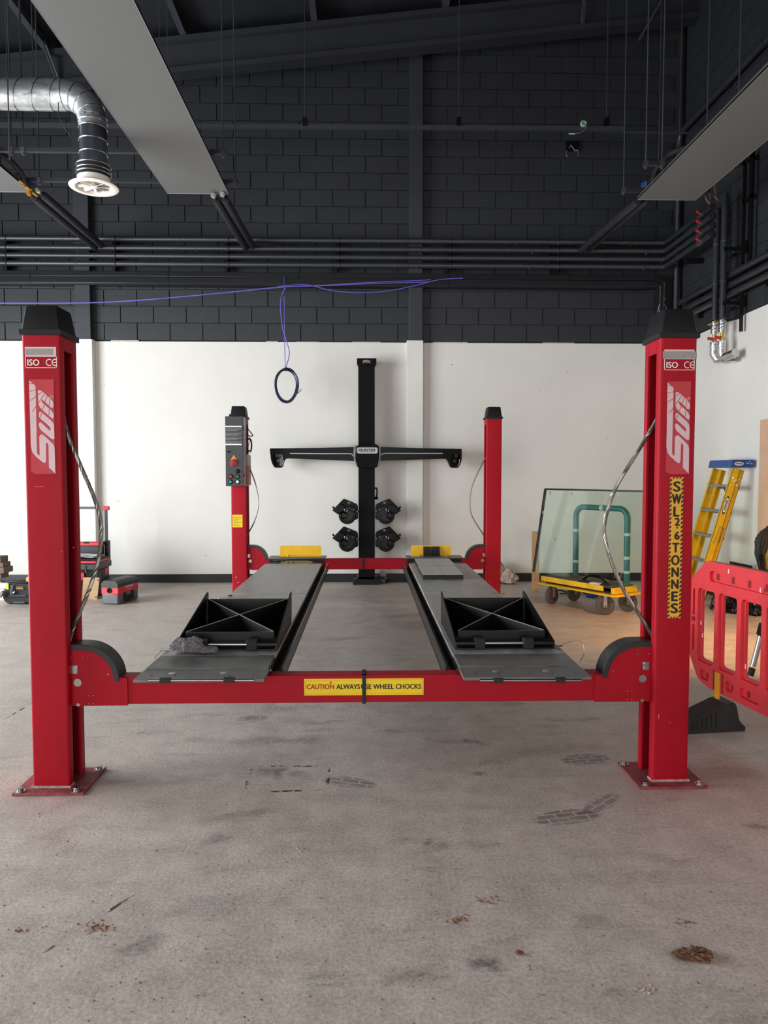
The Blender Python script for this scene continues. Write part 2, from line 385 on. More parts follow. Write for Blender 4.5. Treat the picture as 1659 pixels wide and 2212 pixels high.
# blocks of the back wall: singles where they show, the rest joined
rest = MB(); nblk = 0; cache = {}
def blockat(x0, x1, z0, z1, single):
    global nblk
    w, h = round(x1-x0, 3), round(z1-z0, 3)
    if w < .03 or h < .03: return
    c = ((x0+x1)/2+random.uniform(-.001, .001), D+.005+random.uniform(-.0015, .0015), (z0+z1)/2)
    if single and nblk < 298:
        nblk += 1
        if abs(w-BW) < .002 and abs(h-BH) < .002: me = full
        else: me = cache.setdefault((w, h), block_mesh('block', w, h))
        put(me, 'block', wb, c)
    else:
        rest.add([Vector(c)+Vector(v.co) for v in cache.setdefault((w, h), block_mesh('block', w, h)).vertices], [(4,5,6,7)]+[(i, (i+1) % 4, 4+(i+1) % 4, 4+i) for i in range(4)])
for r in range(-1, 19):
    z0 = BZ+BH*r; z1 = z0+BH
    if r == -1: z0 = 3.63
    off = -1.471 if (r % 2) else -1.471+BW/2
    k0 = math.floor((XL-off)/BW)
    for k in range(k0, k0+26):
        x0 = off+BW*k; x1 = x0+BW
        x0c = max(x0, XL); x1c = min(x1, XR)
        if x1c-x0c < .05 or z0 > roof(x0)+.1: continue
        vis = x1c > -5.1 and z1 < roof(x0)-.02 and r != 2 and (r not in (3, 4) or True)
        blockat(x0c, x1c, z0, z1, vis)
o = rest.build('block_rest', darkw, wb); o['kind'] = 'stuff'
MB().box(XL, XR, D-.028, D+.02, .12, 3.615).build('lining_board', whitew, wb, bevel=.004)
chip = MB()
for px0, px1, h in ((240,300,6),(575,600,5),(760,822,4),(935,1010,4),(1172,1240,4),(640,690,3)):
    a = at(px0, 741, D-.01); chip.box(a.x, at(px1, 741, D-.01).x, D-.02, D-.001, 3.612, 3.615+h*.0028)
chip.build('plaster_edge', M('chipped_plaster', (190, 185, 178), .8, 0, .3, 30, .5, 50), wb)
struct(MB().box(XL, XR-.03, D-.05, D-.02, 0, .125).build('baseboard_back', M('black_skirting', (24, 24, 26), .4), bevel=.004), 'black skirting along the back wall')
# pilasters
for i, (x0, x1, xw0, xw1) in enumerate(((.63, .835, .60, .845), (-4.28, -4.06, -4.30, -4.035))):
    p = struct(MB().box(x0, x1, D-.13, D, 3.6, roof(x0)-.02).build('trim_%d' % (i+1), M('black_column_paint', (50, 52, 58), .5, 0, .15, 3, .1, 60), bevel=.006),
               ('black steel column on the back wall right of the camera tower', 'black steel column on the back wall behind the front left lift post')[i])
    MB().box(xw0, xw1, D-.15, D-.02, .125, 3.625).build('column_casing', whitew, p, bevel=.005)
    MB().box(xw0-.005, xw1+.005, D-.17, D-.045, 0, .125).build('casing_skirting', M('black_skirting', (24, 24, 26), .4), p, bevel=.003)
# right wall
wr = struct(MB().box(XR+.004, XR+.2, YF, D+.2, 0, 9.2).build('wall_right', darkj), 'right hand wall, black blockwork above a white lining')
restr = MB(); nr = 0; cr_ = {}
def rblock(y0, y1, z0, z1, single):
    global nr
    w, h = round(y1-y0, 3), round(z1-z0, 3)
    if w < .04: return
    x, z, c = w/2-JT/2, h/2-JT/2, .003
    def mk():
        vs = [(0, i*x, j*z) for i, j in ((-1,-1),(1,-1),(1,1),(-1,1))]+[(-.014, i*(x-c), j*(z-c)) for i, j in ((-1,-1),(1,-1),(1,1),(-1,1))]
        me = bpy.data.meshes.new('block'); me.from_pydata(vs, [], [(4,5,6,7)]+[(i, (i+1) % 4, 4+(i+1) % 4, 4+i) for i in range(4)]); me.materials.append(darkw); return me
    me = cr_.setdefault((w, h), None) or mk(); cr_[(w, h)] = me
    c = Vector((XR+.005+random.uniform(-.001, .001), (y0+y1)/2, (z0+z1)/2))
    if single and nr < 290: nr += 1; put(me, 'block', wr, c)
    else: restr.add([c+Vector(v.co) for v in me.vertices], [tuple(p.vertices) for p in me.polygons])
for r in range(-1, 21):
    z0 = BZ+BH*r; z1 = z0+BH
    if r == -1: z0 = 3.63
    off = 10.85 if r % 2 else 10.85-BW/2
    for k in range(-1, 32):
        y1 = off-BW*k; y0 = y1-BW; y1 = min(y1, D-.02); 
        if y1-y0 < .05 or y0 < YF: continue
        q = (y0+y1)/2; seen = (XR/q*1540+792 < 1690) and (1027-(z0-CAMH)/q*1540 > -80)
        rblock(y0, y1, z0, z1, seen)
o = restr.build('block_rest', darkw, wr); o['kind'] = 'stuff'
MB().prism([(YF, 0), (D-.02, 0), (D-.02, 3.60), (9.35, 3.62), (8.95, 3.585), (8.85, 3.62), (YF, 3.64)], YZ, XR-.025, XR+.01).build('lining_board', whitew, wr)
struct(MB().box(XR-.045, XR-.02, YF, D-.05, 0, .125).build('baseboard_right', M('black_skirting', (24, 24, 26), .4)), 'black skirting along the right wall')
# left wall with the side door opening, front wall with the entrance opening (both outside the frame)
wl = MB(); wl.box(XL-.2, XL, YF, .6, 0, 8.2); wl.box(XL-.2, XL, 7.8, D+.15, 0, 8.2); wl.box(XL-.2, XL, .6, 7.8, 4.0, 8.2)
wl = struct(wl.build('wall_left', M('grey_painted_wall', (120, 120, 120), .6)), 'left wall with a wide side door opening')
wf = MB(); wf.box(XL, -4.8, YF-.2, YF, 0, 9); wf.box(2.4, XR, YF-.2, YF, 0, 9); wf.box(-4.8, 2.4, YF-.2, YF, 4.4, 9)
struct(wf.build('wall_front', M('grey_front_wall', (80, 80, 80), .6)), 'front wall around the entrance')
# roof deck
struct(MB().prism([(XL-.3, roof(XL-.3)+.21), (XR+.3, roof(XR+.3)+.21), (XR+.3, roof(XR+.3)+.36), (XL-.3, roof(XL-.3)+.36)], XZ, YF-.3, D+.2).build('ceiling', roofm), 'black roof deck sloping up to the right')
# rafter: a steel I beam running up the slope
ra = MB(); YR = 10.4
def sl(x, dz): return (x, roof(x)+dz)
for d0, d1, y0, y1 in ((-.07, 0, -.11, .11), (-.49, -.42, -.11, .11), (-.43, -.05, -.012, .012)):
    ra.prism([sl(XL, d0), sl(XR-.01, d0), sl(XR-.01, d1), sl(XL, d1)], XZ, YR+y0, YR+y1)
o = ra.build('roof_rafter', roofm); tag(o, 'black steel roof rafter sloping along the back wall', 'beam')
PUR = [-6.3, -4.44, -2.54, -.72, 1.12, 2.92, 4.25]
plab = ['black roof purlin off the left edge of the picture', 'black roof purlin left of the wide grey ceiling panel', 'black roof purlin just right of the wide grey ceiling panel', 'black roof purlin near the middle of the roof above the alignment column',
        'black roof purlin right of centre above the black wall column', 'black roof purlin second from the right wall', 'black roof purlin closest to the right wall']
for x, lb in zip(PUR, plab):
    z = roof(x)+.002; p = MB()
    p.prism([(x-.045, z), (x+.04, z+.005), (x+.04, z+.017), (x-.03, z+.012), (x-.03, z+.2), (x-.045, z+.2)], XZ, YF+.1, YR+.12)
    tag(p.build('roof_purlin', M('purlin_paint', (62, 65, 72), .5)), lb, 'beam', 'roof purlins')
for i, (a, b, lb) in enumerate((((1262,0),(1254,62),'short black stay bracing the roof rafter near the right wall'), ((90,80),(122,173),'short pale black stay bracing the rafter above the silver duct'))):
    q = at(*b, YR-.07); p = at(*a, YR-.2); p.z = roof(p.x)+.06
    tag(MB().bar(p, q, .05, .012).bar(p+Vector((.02, 0, 0)), q+Vector((.02, 0, 0)), .012, .05).build('fly_brace', M('purlin_paint', (62, 65, 72), .5)), lb, 'beam', 'rafter stays')
tag(MB().cyl(at(1380, 88, 10.2), at(1452, -40, 9.9), .025, 12).build('roof_conduit', pipem), 'short black pipe slanting down from the roof in the right corner', 'pipe')

# ------------------------------------------------------------------ the four post lift
lift = thing('car_lift', 'red four post car lift with two grey runways in the middle of the floor', 'car lift', (-.02, 6.2, 0))
PW, PD, PH, PT = .19, .21, 2.32, .012
boltme = MB().lathe((0,0,0), (0,0,1), [(.0,0),(.026,0),(.026,.004),(.015,.004),(.015,.016),(.0,.016)], 24).cyl((0,0,.004), (0,0,.018), .014, 6).mesh('anchor_bolt', steel, Vector((0,0,0)))
def rope(pts, r, parent, name='wire_rope'):
    c = curve(pts, 14); mb = MB(); L_ = [0]
    for i in range(1, len(c)): L_.append(L_[-1]+(c[i]-c[i-1]).length)
    n = int(L_[-1]/(r*1.7)); res = []
    for j in range(n+1):
        s = L_[-1]*j/n; i = max(k for k in range(len(L_)) if L_[k] <= s+1e-9); i = min(i, len(c)-2)
        t = (s-L_[i])/max(1e-9, L_[i+1]-L_[i]); res.append((c[i].lerp(c[i+1], t), (c[i+1]-c[i]).normalized(), s))
    for k in range(6):
        ps = []
        for q, tg, s in res:
            u = tg.cross(Vector((0, 1, 0))).normalized(); v = tg.cross(u); a = 2*math.pi*(k/6+s/(r*11))
            ps.append(q+u*(r*.62*math.cos(a))+v*(r*.62*math.sin(a)))
        mb.tube(ps, r*.42, 5)
    return mb.build(name, M('wire_rope_steel', (150, 147, 138), .38, .9, .1, 20), parent)
def make_post(x_out, dr, y0, label, roundb=.014):
    pts = [(0,0),(PW,0),(PW,.048),(PW-PT,.048),(PW-PT,PT),(PT,PT),(PT,PD-PT),(PW-PT,PD-PT),(PW-PT,PD-.055),(PW,PD-.055),(PW,PD),(0,PD)]
    rr = [roundb, roundb, 0,0,0,0,0,0,0,0, roundb, roundb]
    f = lambda a, b, d: Vector((x_out+dr*a, y0+b, d))
    p = MB().prism(rpoly(pts, rr), f, .012, PH).build('post', red, lift); p['label'] = label
    B = lambda mb, u0, u1, v0, v1, z0, z1: mb.box(min(x_out+dr*u0, x_out+dr*u1), max(x_out+dr*u0, x_out+dr*u1), y0+v0, y0+v1, z0, z1)
    B(MB(), PW-.010, PW, .046, PD-.053, 2.25, PH).build('header_plate', red, p)
    h = MB(); B(h, PW-.115, PW-.085, .06, .075, .05, 2.2)
    for k in range(20): B(h, PW-.115, PW-.085, .075, .11, .2+k*.1, .225+k*.1)
    h.build('safety_rack', M('rack_steel', (38, 30, 32), .5, .3), p)
    # cap
    c = MB(); B(c, -.010, PW+.010, -.010, PD+.010, PH, PH+.028)
    lo = [(-.002,-.002),(PW+.002,-.002),(PW+.002,PD+.002),(-.002,PD+.002)]; hi = [(.016,.012),(PW-.018,.012),(PW-.018,PD-.016),(.016,PD-.016)]
    vs = [f(a, b, PH+.02) for a, b in rpoly(lo, .012, 3)]+[f(a, b, PH+.146) for a, b in rpoly(hi, .012, 3)]+[f(a+(.005 if a < PW/2 else -.005), b+(.005 if b < PD/2 else -.005), PH+.152) for a, b in rpoly(hi, .012, 3)]
    n = len(vs)//3; c.add(vs, [(i, (i+1) % n, n+(i+1) % n, n+i) for i in range(n)]+[(n+i, n+(i+1) % n, 2*n+(i+1) % n, 2*n+i) for i in range(n)]+[tuple(range(2*n, 3*n))])
    c.build('post_cap', M('black_cap_plastic', (25, 26, 27), .5, 0, .1, 8, .1, 300, spec=.3), p, bevel=.002)
    # base plate
    b = MB(); B(b, -.075, PW+.095, -.07, PD+.045, 0, .012)
    b.build('base_plate', M('dusty_red_paint', (140, 62, 66), .6, 0, .45, 14, .2, 60), p, bevel=.002)
    w_ = MB()                                     # dusty weld skirt at the foot
    for (u0, u1, v0, v1) in ((-.006, PW+.006, -.007, 0), (-.006, 0, 0, PD), (PW, PW+.006, -.006, .048)): B(w_, u0, u1, v0, v1, .012, .022)
    w_.build('weld_bead', M('dusty_weld', (176, 156, 148), .8, 0, .3, 40, .6, 60), p)
    for u, v in ((-.045, -.04), (PW+.05, -.04), (PW+.065, PD+.018), (-.045, PD+.02)): put(boltme, 'anchor_bolt', p, (x_out+dr*u, y0+v, .012), (0, 0, u*9))
    return p
pFL = make_post(-1.722, 1, 3.64, 'front left red post with stickers and black cap')
pFR = make_post(1.69, -1, 3.64, 'front right red post carrying the tonnage sign')
pBL = make_post(-1.675, 1, 8.85, 'back left red post with the control box')
pBR = make_post(1.68, -1, 8.85, 'plain back right red post')
Yc = 3.76
rope([at(x, y, Yc) for x, y in ((136,895),(150,948),(175,1008),(205,1080),(219,1140),(212,1210),(190,1280),(160,1352),(148,1390))], .0105, pFL)
rope([at(x, y, Yc) for x, y in ((1425,890),(1414,915),(1375,980),(1330,1055),(1306,1130),(1313,1190),(1345,1270),(1395,1350),(1412,1380))], .0105, pFR)
MB().tube(curve([at(x, y, 8.94) for x, y in ((530,985),(540,1012),(553,1050),(558,1090),(550,1125),(535,1155))]), .008, 8).build('wire_rope', M('wire_rope_steel', (150, 147, 138), .38, .9, .1, 20), pBL)
MB().tube(curve([at(x, y, 8.94) for x, y in ((1052,985),(1040,1005),(1020,1050),(1015,1085),(1020,1115),(1046,1158))]), .008, 8).build('wire_rope', M('wire_rope_steel', (150, 147, 138), .38, .9, .1, 20), pBR)
# stickers on the front posts
YS = 3.638
def strip(mb, p, q, wd, dy=-.0004):
    p = Vector(p); q = Vector(q); d = (q-p); n = Vector((-d.z, 0, d.x)).normalized()*wd/2
    return mb.add([p-n, q-n, q+n, p+n], [(0,1,2,3)])
def rect(mb, a, b, dy=0):
    return mb.box(min(a.x, b.x), max(a.x, b.x), a.y+dy-.0008, a.y+dy, min(a.z, b.z), max(a.z, b.z))
SUN_S = [(75,115),(160,185),(215,235),(222,340),(230,690),(240,1200),(250,1670),(262,1715),(298,1750),(308,1735),(300,1340),(318,1302),(360,1288),(400,1310),(560,1460),(610,1515),(632,1580),(640,1800),(650,2140),(510,2010),(500,1530),(470,1470),(455,1465),(445,1490),(450,1850),(440,1895),(415,1910),(380,1900),(220,1765),(150,1680),(115,1540),(110,1300),(95,800)]
SUN_U = [(318,1025),(345,1035),(510,1195),(540,1206),(550,1175),(525,1120),(320,945),(295,910),(290,820),(315,795),(350,810),(560,990),(600,1040),(620,1100),(628,1370),(620,1390),(590,1395),(550,1375),(350,1210),(310,1160),(290,1090),(295,1045)]
SUN_N = [(270,345),(300,325),(350,345),(530,500),(590,570),(610,640),(600,700),(580,718),(550,705),(390,555),(350,530),(348,555),(370,600),(410,640),(560,770),(600,830),(615,890),(600,940),(580,945),(360,755),(310,700),(280,620)]
SUN_CUT = [((80,185),(165,187)),((85,355),(217,325)),((92,560),(227,468)),((145,800),(230,680)),((272,430),(368,358)),((283,602),(412,408)),((423,592),(467,453)),((515,672),(526,515)),((363,757),(412,643)),((510,872),(515,743)),((313,932),(350,828))]
def logo(parent, ox, dark):
    T = lambda q, dy: at(55+q[0]/10.05, 810+q[1]/10.05, YS+dy)+Vector((ox, 0, 0))
    g = [T(q, 0) for q in ((98, 95), (612, 95), (650, 2150), (205, 2152), (122, 2090))]
    MB().add(g, [(0,1,2,3,4)]).build('logo_sticker', M('clear_sticker_on_red', (186, 52, 62), .3, 0, .06, 20), parent)
    mb = MB()
    for q in (SUN_S, SUN_U, SUN_N): mb.add([T(p, -.0006) for p in q], [tuple(range(len(q)))])
    c = T((575, 475), -.0006)
    mb.ring(c, (0, 1, 0), .0068, .0009, 20, 4)
    mb.build('logo_lettering', pink, parent)
    for a, b in SUN_CUT: strip(MB(), T(a, -.0012), T(b, -.0012), .0028).build('logo_ray', M('clear_sticker_on_red', (186, 52, 62), .3), parent)
    text('R', c, .006, .007, pink, parent)
logo(pFL, 0, 0); logo(pFR, at(1466, 922, YS).x-at(92.5, 922, YS).x, 1)
def iso(parent, ox, wide):
    A = lambda x, y, dy=0: at(x, y, YS+dy)+Vector((ox, 0, 0))
    rect(MB(), A(53.5, 749), A(121.5, 769), 0).build('sticker_margin', pale, parent)
    t = MB(); rect(t, A(55, 753) if not wide else A(50, 753), A(115, 767) if not wide else A(127, 770), -.001); t.build('tape_strip', tape, parent)
    fr = MB(); a = A(54, 769); b = A(123, 795)
    x0, x1, z0, z1, y = a.x, b.x, b.z, a.z, a.y; k = .003
    for q in ((x0, x1, z0, z0+k), (x0, x1, z1-k, z1), (x0, x0+k, z0, z1), (x1-k, x1, z0, z1)): fr.box(q[0], q[1], y-.0008, y, q[2], q[3])
    fr.build('label_border', white, parent)
    cI = A(72, 783, -.001); text('ISO', cI, .058, .030, white, parent, bold=.0011)
    # the two letter conformity mark: two open circles
    cm = MB()
    for cx_, bar in ((106.5, 0), (119.0, 1)):
        c = A(cx_, 783, -.0012); R = .0155
        arc = [c+Vector((R*math.cos(t), 0, R*math.sin(t))) for t in [math.radians(58+i*(244/16)) for i in range(17)]]
        for i in range(16): strip(cm, arc[i], arc[i+1], .0045)
        if bar: strip(cm, c+Vector((-R, 0, 0)), c+Vector((R*.45, 0, 0)), .0042)
    cm.build('conformity_mark', white, parent)
iso(pFL, 0, False); iso(pFR, at(1467.5, 783, YS).x-at(88.5, 783, YS).x, True)
# safe working load sign, right post
sg = [at(x, y, YS) for x, y in ((1450,1031),(1480,1031),(1473,1335),(1441,1335))]
x0, x1, z0, z1 = 1.563, 1.632, sg[3].z, sg[0].z
rect(MB(), Vector((x0, YS, z0)), Vector((x1, YS, z1))).build('load_sign', M('amber_sticker', (228, 170, 40), .45, 0, .05, 20), pFR)
hz = MB(); bw = .0095; st = .022
k = z0+.003
while k < z1-.012:
    for xa in (x0, x1-bw): hz.add([(xa, YS-.0012, k), (xa+bw, YS-.0012, k+.007), (xa+bw, YS-.0012, k+.0190), (xa, YS-.0012, k+.0120)], [(0,1,2,3)])
    k += st
k = x0+.012
while k < x1-.018:
    for za in (z0, z1-bw*.8): hz.add([(k, YS-.0012, za), (k+.007, YS-.0012, za), (k+.012, YS-.0012, za+bw*.8), (k+.005, YS-.0012, za+bw*.8)], [(0,1,2,3)])
    k += .017
hz.build('hazard_stripes', inkb, pFR)
for ch, py, wd, hh in (('S',1051,.035,.05),('W',1078,.046,.05),('L',1105,.027,.05),('2',1127,.023,.04),('.',1140,.006,.006),('6',1157,.023,.042),('T',1183,.032,.048),('O',1210,.040,.051),('N',1236,.034,.048),('N',1262,.034,.048),('E',1288,.030,.048),('S',1314,.035,.05)):
    c = at(1462, py, YS-.0014); text(ch, (1.598+(.006 if ch in '2.6' else 0), c.y, c.z), wd, hh, inkb, pFR, bold=.0030)
# scuff marks on the posts
sc = MB()
for px, py, ln, v in ((75,1052,18,0),(1422,1552,9,1),(158,1184,1.5,1),(132,1192,1.5,1),(1446,1562,2,1)):
    a = at(px, py, YS); rect(sc, a, a+Vector((.0025*ln if not v else .004, 0, .0025*ln if v else .0025)))
sc.build('scuff', M('scuffed_paint', (214, 120, 125), .7), pFL)
hl = MB()
for px in (76, 122): hl.cyl(at(px, 1176, 3.6405), at(px, 1176, 3.6385), .0022, 10)
hl.build('screw_hole', inkb, pFL)

# crossbeams
def crossbeam(y0, sc_, label, zt, zb, xl, xr, front):
    b = MB().box(xl, xr, y0, y0+.09, zb, zt).build('crossbeam', red, lift, bevel=.004); b['label'] = label
    for sx, xe in ((1, xl), (-1, xr)):
        f = lambda a, c, d: Vector((xe+sx*a, d, c))
        h = .172
        prof = [(-.012, zb-.004), (.288, zb-.004), (.288, zt-.004), (.222, zt-.004)]
        arc = [(.055+.165*math.cos(t), zt-.015+.165*math.sin(t)) for t in [math.radians(2+i*88/10) for i in range(11)]]
        prof += arc+[(-.012, zt+.150)]
        MB().prism(prof, f, y0-.009, y0-.001).build('end_plate', red, b)
        MB().prism(prof, f, y0+.091, y0+.099).build('end_plate', red, b)
        go = [(.055+.193*math.cos(t), zt-.02+.193*math.sin(t)) for t in [math.radians(0+i*90/12) for i in range(13)]]+[(-.012, zt+.173)]
        gi = [(.055+.163*math.cos(t), zt-.02+.163*math.sin(t)) for t in [math.radians(0+i*90/12) for i in range(13)]]+[(-.012, zt+.143)]
        MB().prism(go+gi[::-1], f, y0-.013, y0+.103).build('pulley_guard', M('black_guard_plastic', (34, 37, 38), .42, 0, .1, 8), b, bevel=.002)
        px = xe+sx*.035
        MB().cyl((px, y0-.009, zt-.025), (px, y0-.017, zt-.025), .0205, 28).cyl((px, y0-.016, zt-.025), (px, y0-.0185, zt-.025), .004, 10).build('pulley_pin', steel, b)
        MB().cyl((px, y0-.009, zb+.004), (px, y0-.016, zb+.004), .009, 20).build('pin', steel, b)
        br = MB().box(min(xe-sx*.002, xe+sx*.034), max(xe-sx*.002, xe+sx*.034), y0-.014, y0-.009, zt+.02, zt+.064).build('bracket', steel, b, bevel=.001)
        q = MB()
        for dz in (.031, .055): q.cyl((xe+sx*.022, y0-.013, zt+dz), (xe+sx*.022, y0-.021, zt+dz), .0075, 6)
        for dx, dz in ((.088, -.095), (.110, -.095), (.088, -.138), (.110, -.138), (.06, .105), (.0, .105), (.19, .015)): q.lathe((xe+sx*dx, y0-.009, zt+dz), (0, -1, 0), [(.0042, 0), (.0042, .0015), (.002, .003)], 10)
        q.build('bolt_heads', steel, b)
    return b
bF = crossbeam(3.70, 1, 'front crossbeam with the yellow caution sign', .572, .426, -1.534, 1.492, True)
bB = crossbeam(8.905, 1, 'back crossbeam at the far end of the runways', .577, .442, -1.487, 1.492, False)
sx0, sx1 = at(782.5, 1480, 3.695).x, at(790.5, 1480, 3.695).x
MB().box(sx0, sx1, 3.6935, 3.7, .42, .576).box(sx0, sx1, 3.6935, 3.796, .572, .576).build('cable_strap', blkr, bF)
MB().box(-.055, -.03, 8.897, 8.905, .438, .581).build('cable_strap', blkr, bB)
CYS = 3.698
a, b_ = at(657, 1466.5, CYS), at(915, 1500.5, CYS)
rect(MB(), a, b_).build('caution_sign', yels, bF)
zc = (a.z+b_.z)/2+.001
text('CAUTION', at(692, 1483.5, CYS-.0012), at(722, 1480, CYS).x-at(663, 1480, CYS).x, .025, inkr, bF, bold=.0012)
text('ALWAYS', at(752, 1483.3, CYS-.0012), at(777.5, 1480, CYS).x-at(727, 1480, CYS).x, .0255, inkb, bF, bold=.0012)
text('USE WHEEL CHOCKS', at(845, 1483, CYS-.0012), at(909, 1480, CYS).x-at(780, 1480, CYS).x, .0255, inkb, bF, bold=.0012)
ds = MB(); k = a.x+.007
while k < b_.x-.009:
    for z in (a.z-.0075, b_.z+.0075): ds.box(k, k+.0068, CYS-.0014, CYS-.0009, z-.0007, z+.0007)
    k += .0135
for xx in (a.x+.0065, b_.x-.0065):
    for j in range(6): ds.box(xx-.0007, xx+.0007, CYS-.0014, CYS-.0009, b_.z+.008+j*.0115, b_.z+.014+j*.0115)
ds.build('dashed_border', inkb, bF)
c = at(714, 1475, CYS-.0015); MB().add([c+Vector(q) for q in ((-.006,0,-.004),(.001,0,.009),(.007,0,.003),(.0,0,-.006))], [(0,1,2,3)]).build('torn_patch', inkr, bF)

# runways
ZT = .62
def runway(x0, x1, inner, label, mirror):
    """inner = +1 when the open middle lies on the +x side"""
    r = MB().box(x0+.012, x1-.012, 3.70, 8.60, .575, .600).build('runway', blkm, lift); r['label'] = label
    ys = [3.49, at(313, 1444, Z=ZT).y, at(346, 1416, Z=ZT).y, at(497, 1283, Z=ZT).y, 8.03]
    MB().box(x0, x1, ys[0], ys[1]-.006, .600, .616).build('lip_plate', deckd, r, bevel=.002)
    MB().box(x0+.004, x1-.006, ys[1], ys[2]-.004, .600, ZT).build('deck_plate', deckd, r, bevel=.002)
    MB().box(x0, x1, ys[2], ys[3]-.004, .600, ZT).build('deck_plate', deckm, r, bevel=.002)
    MB().box(x0, x1, ys[3], ys[4], .600, ZT+.003).build('deck_plate', deckm, r, bevel=.002)
    s = MB()
    for xx in (x0, x1-.008): s.box(xx, xx+.008, 3.80, 8.6, .49, .602)
    s.box(x0+.1, x0+.12, 3.8, 8.5, .5, .58); s.box(x1-.12, x1-.1, 3.8, 8.5, .5, .58)
    s.build('side_beam', blkm, r)
    # jack rail on the inner side
    xi = x1 if inner > 0 else x0; xo = xi+inner*.055
    lo, hi = min(xi, xo), max(xi, xo)
    j = MB().box(lo, hi, 3.80, 8.45, .505, .513); j.box(min(xo, xo-inner*.007), max(xo, xo-inner*.007), 3.80, 8.45, .505, .588)
    j.build('jack_rail', M('oily_black_rail', (20, 18, 18), .32, .4, .5, 9), r)
    # turntable pocket and end plate
    MB().box(x0+.02, x1-.02, 8.03, 8.42, .600, .606).build('turntable_pocket', blkm, r)
    xc = (x0+x1)/2
    MB().lathe((xc+.02*inner, 8.22, .606), (0,0,1), [(.0, 0), (.19, 0), (.19, .012), (.17, .016), (.165, .014), (0, .014)], 40).build('turntable', M('turntable_steel', (128, 128, 130), .25, .9, .15, 12), r)
    MB().box(x0-.01, x1+.02*inner if inner > 0 else x1+.02, 8.40, 8.63, .636, .650).build('end_plate', deckd, r, bevel=.002)
    MB().box(x0, x1, 8.41, 8.62, .598, .637).build('end_box', blkm, r)
    return r
rL = runway(-1.150, -.507, 1, 'left runway of dirty grey steel plate', False)
rR = runway(.481, 1.124, -1, 'right runway of dirty grey steel plate', True)
for r, pxs, pxr in ((rL, (345, 369, 483, 507), (321, 549)), (rR, (1066, 1087, 1200, 1221), (1037, 1256))):
    Yh = 3.485; a = at(pxr[0], 1470, Yh); b = at(pxr[1], 1469.5, Yh)
    MB().cyl(a, b, .0065, 14).build('hinge_rod', steel, r)
    l = MB()
    for i in (0, 2): l.box(at(pxs[i], 1468, Yh).x, at(pxs[i+1], 1468, Yh).x, Yh-.010, Yh+.010, a.z-.012, a.z+.012)
    l.build('hinge_lug', blkr, r, bevel=.002)
    hh = MB(); x0 = r.children[0].bound_box
    for dx, yy, rad in ((.07, 3.56, .006), (.19, 3.555, .006), (.46, 3.55, .006), (.58, 3.56, .006)):
        xs = (-1.15 if r is rL else .481)+dx; hh.cyl((xs, yy, .6155), (xs, yy, .6166), rad, 12)
    hh.build('drilled_hole', inkb, r)
    ll = MB()
    for dx in (.16, .42):
        xs = (-1.15 if r is rL else .50)+dx; ll.lathe((xs, 3.60, .616), (0,0,1), [(.017, 0), (.017, .0012), (.0, .0014)], 20)
    ll.build('locating_stud', steel, r)
for r, p0, p1 in ((rL, (605,1200), (694,1199)), (rR, (888,1199), (974,1198))):
    a = at(p0[0], 1199, 8.56); b = at(p1[0], 1199, 8.56)
    MB().prism(rpoly([(a.x, .650), (b.x, .650), (b.x, .776), (a.x, .776)], [0, 0, .025, .025]), XZ, 8.555, 8.562).box(a.x, b.x, 8.50, 8.562, .650, .655).build('wheel_stop', yel, r)
    MB().lathe((a.x+.1, 8.525, .655), (0,0,1), [(.012, 0), (.012, .012), (.006, .016)], 12).build('stop_bolt', steel, r)
# locking pins on short wires at the edges of the runways
for r, px, py, pts in ((rL, 357, 1404, ((357,1405),(349,1407),(338,1417),(334,1423))), (rR, 1208, 1396, ((1208,1396),(1225,1388),(1245,1384),(1257,1388),(1262,1410),(1253,1430)))):
    c = at(px, py, Z=.628); MB().tube([c+Vector((-.03, 0, .0)), c+Vector((.02, .004, 0))], .006, 10).build('locking_pin', steel, r)
    MB().tube(curve([at(x, y, c.y-.02*i) for i, (x, y) in enumerate(pts)], 6), .0016, 6).build('pin_wire', steel, r)
for r, px, py in ((rL, 493, 1287), (rR, 1083, 1283)):
    c = at(px, py, Z=.63); MB().tube([c, c+Vector((.03, .01, .0))], .007, 8).tube(curve([c, c+Vector((-.03, -.04, -.01)), c+Vector((-.06, -.1, -.004))]), .002, 6).build('locking_pin', steel, r)
lw = MB()
for k in range(3):
    c = Vector((-1.02+.05*k, 8.2, .63)); lw.ring(c, (0, .5, 1), .06+.01*k, .004, 20, 5)
lw.build('pin_wire', steel, rL)
MB().tube(curve([(.60,8.42,.655),(.72,8.38,.668),(.85,8.37,.667),(.97,8.39,.664),(1.0,8.42,.66)]), .004, 6).box(.88, .95, 8.375, 8.40, .655, .668).build('pin_wire', steel, rR)
# control box on the back left post
Yb = 8.66
a, b = at(486, 899, Yb), at(526, 1050, Yb)
cb = MB().box(a.x, b.x, Yb, 8.85, b.z, a.z).build('control_box', grey, lift, bevel=.004); cb['label'] = 'grey control box with buttons on the back left post'
MB().box(b.x, b.x+.004, Yb+.012, 8.845, b.z+.004, a.z-.004).build('side_plate', M('light_enamel', (170, 172, 174), .4), cb)
T = lambda x, y, d=0: at(480+x/10.54, 860+y/10.54, Yb-d)
q = MB()
for y in (645, 1055): rect(q, T(70, y-15), T(440, y+15)); 
q.build('white_band', white, cb)
q = MB()
for i, y in enumerate((700, 720, 745, 800, 825, 850, 900, 925, 950, 995, 1015)):
    ln = (300, 310, 250, 290, 300, 270, 260, 300, 240, 260, 300)[i]; rect(q, T(85, y-4), T(85+ln, y+3))
for y in (697, 803, 903, 995): rect(q, T(392, y-8), T(425, y+8))
q.build('printed_text', M('grey_print', (150, 152, 154), .5), cb)
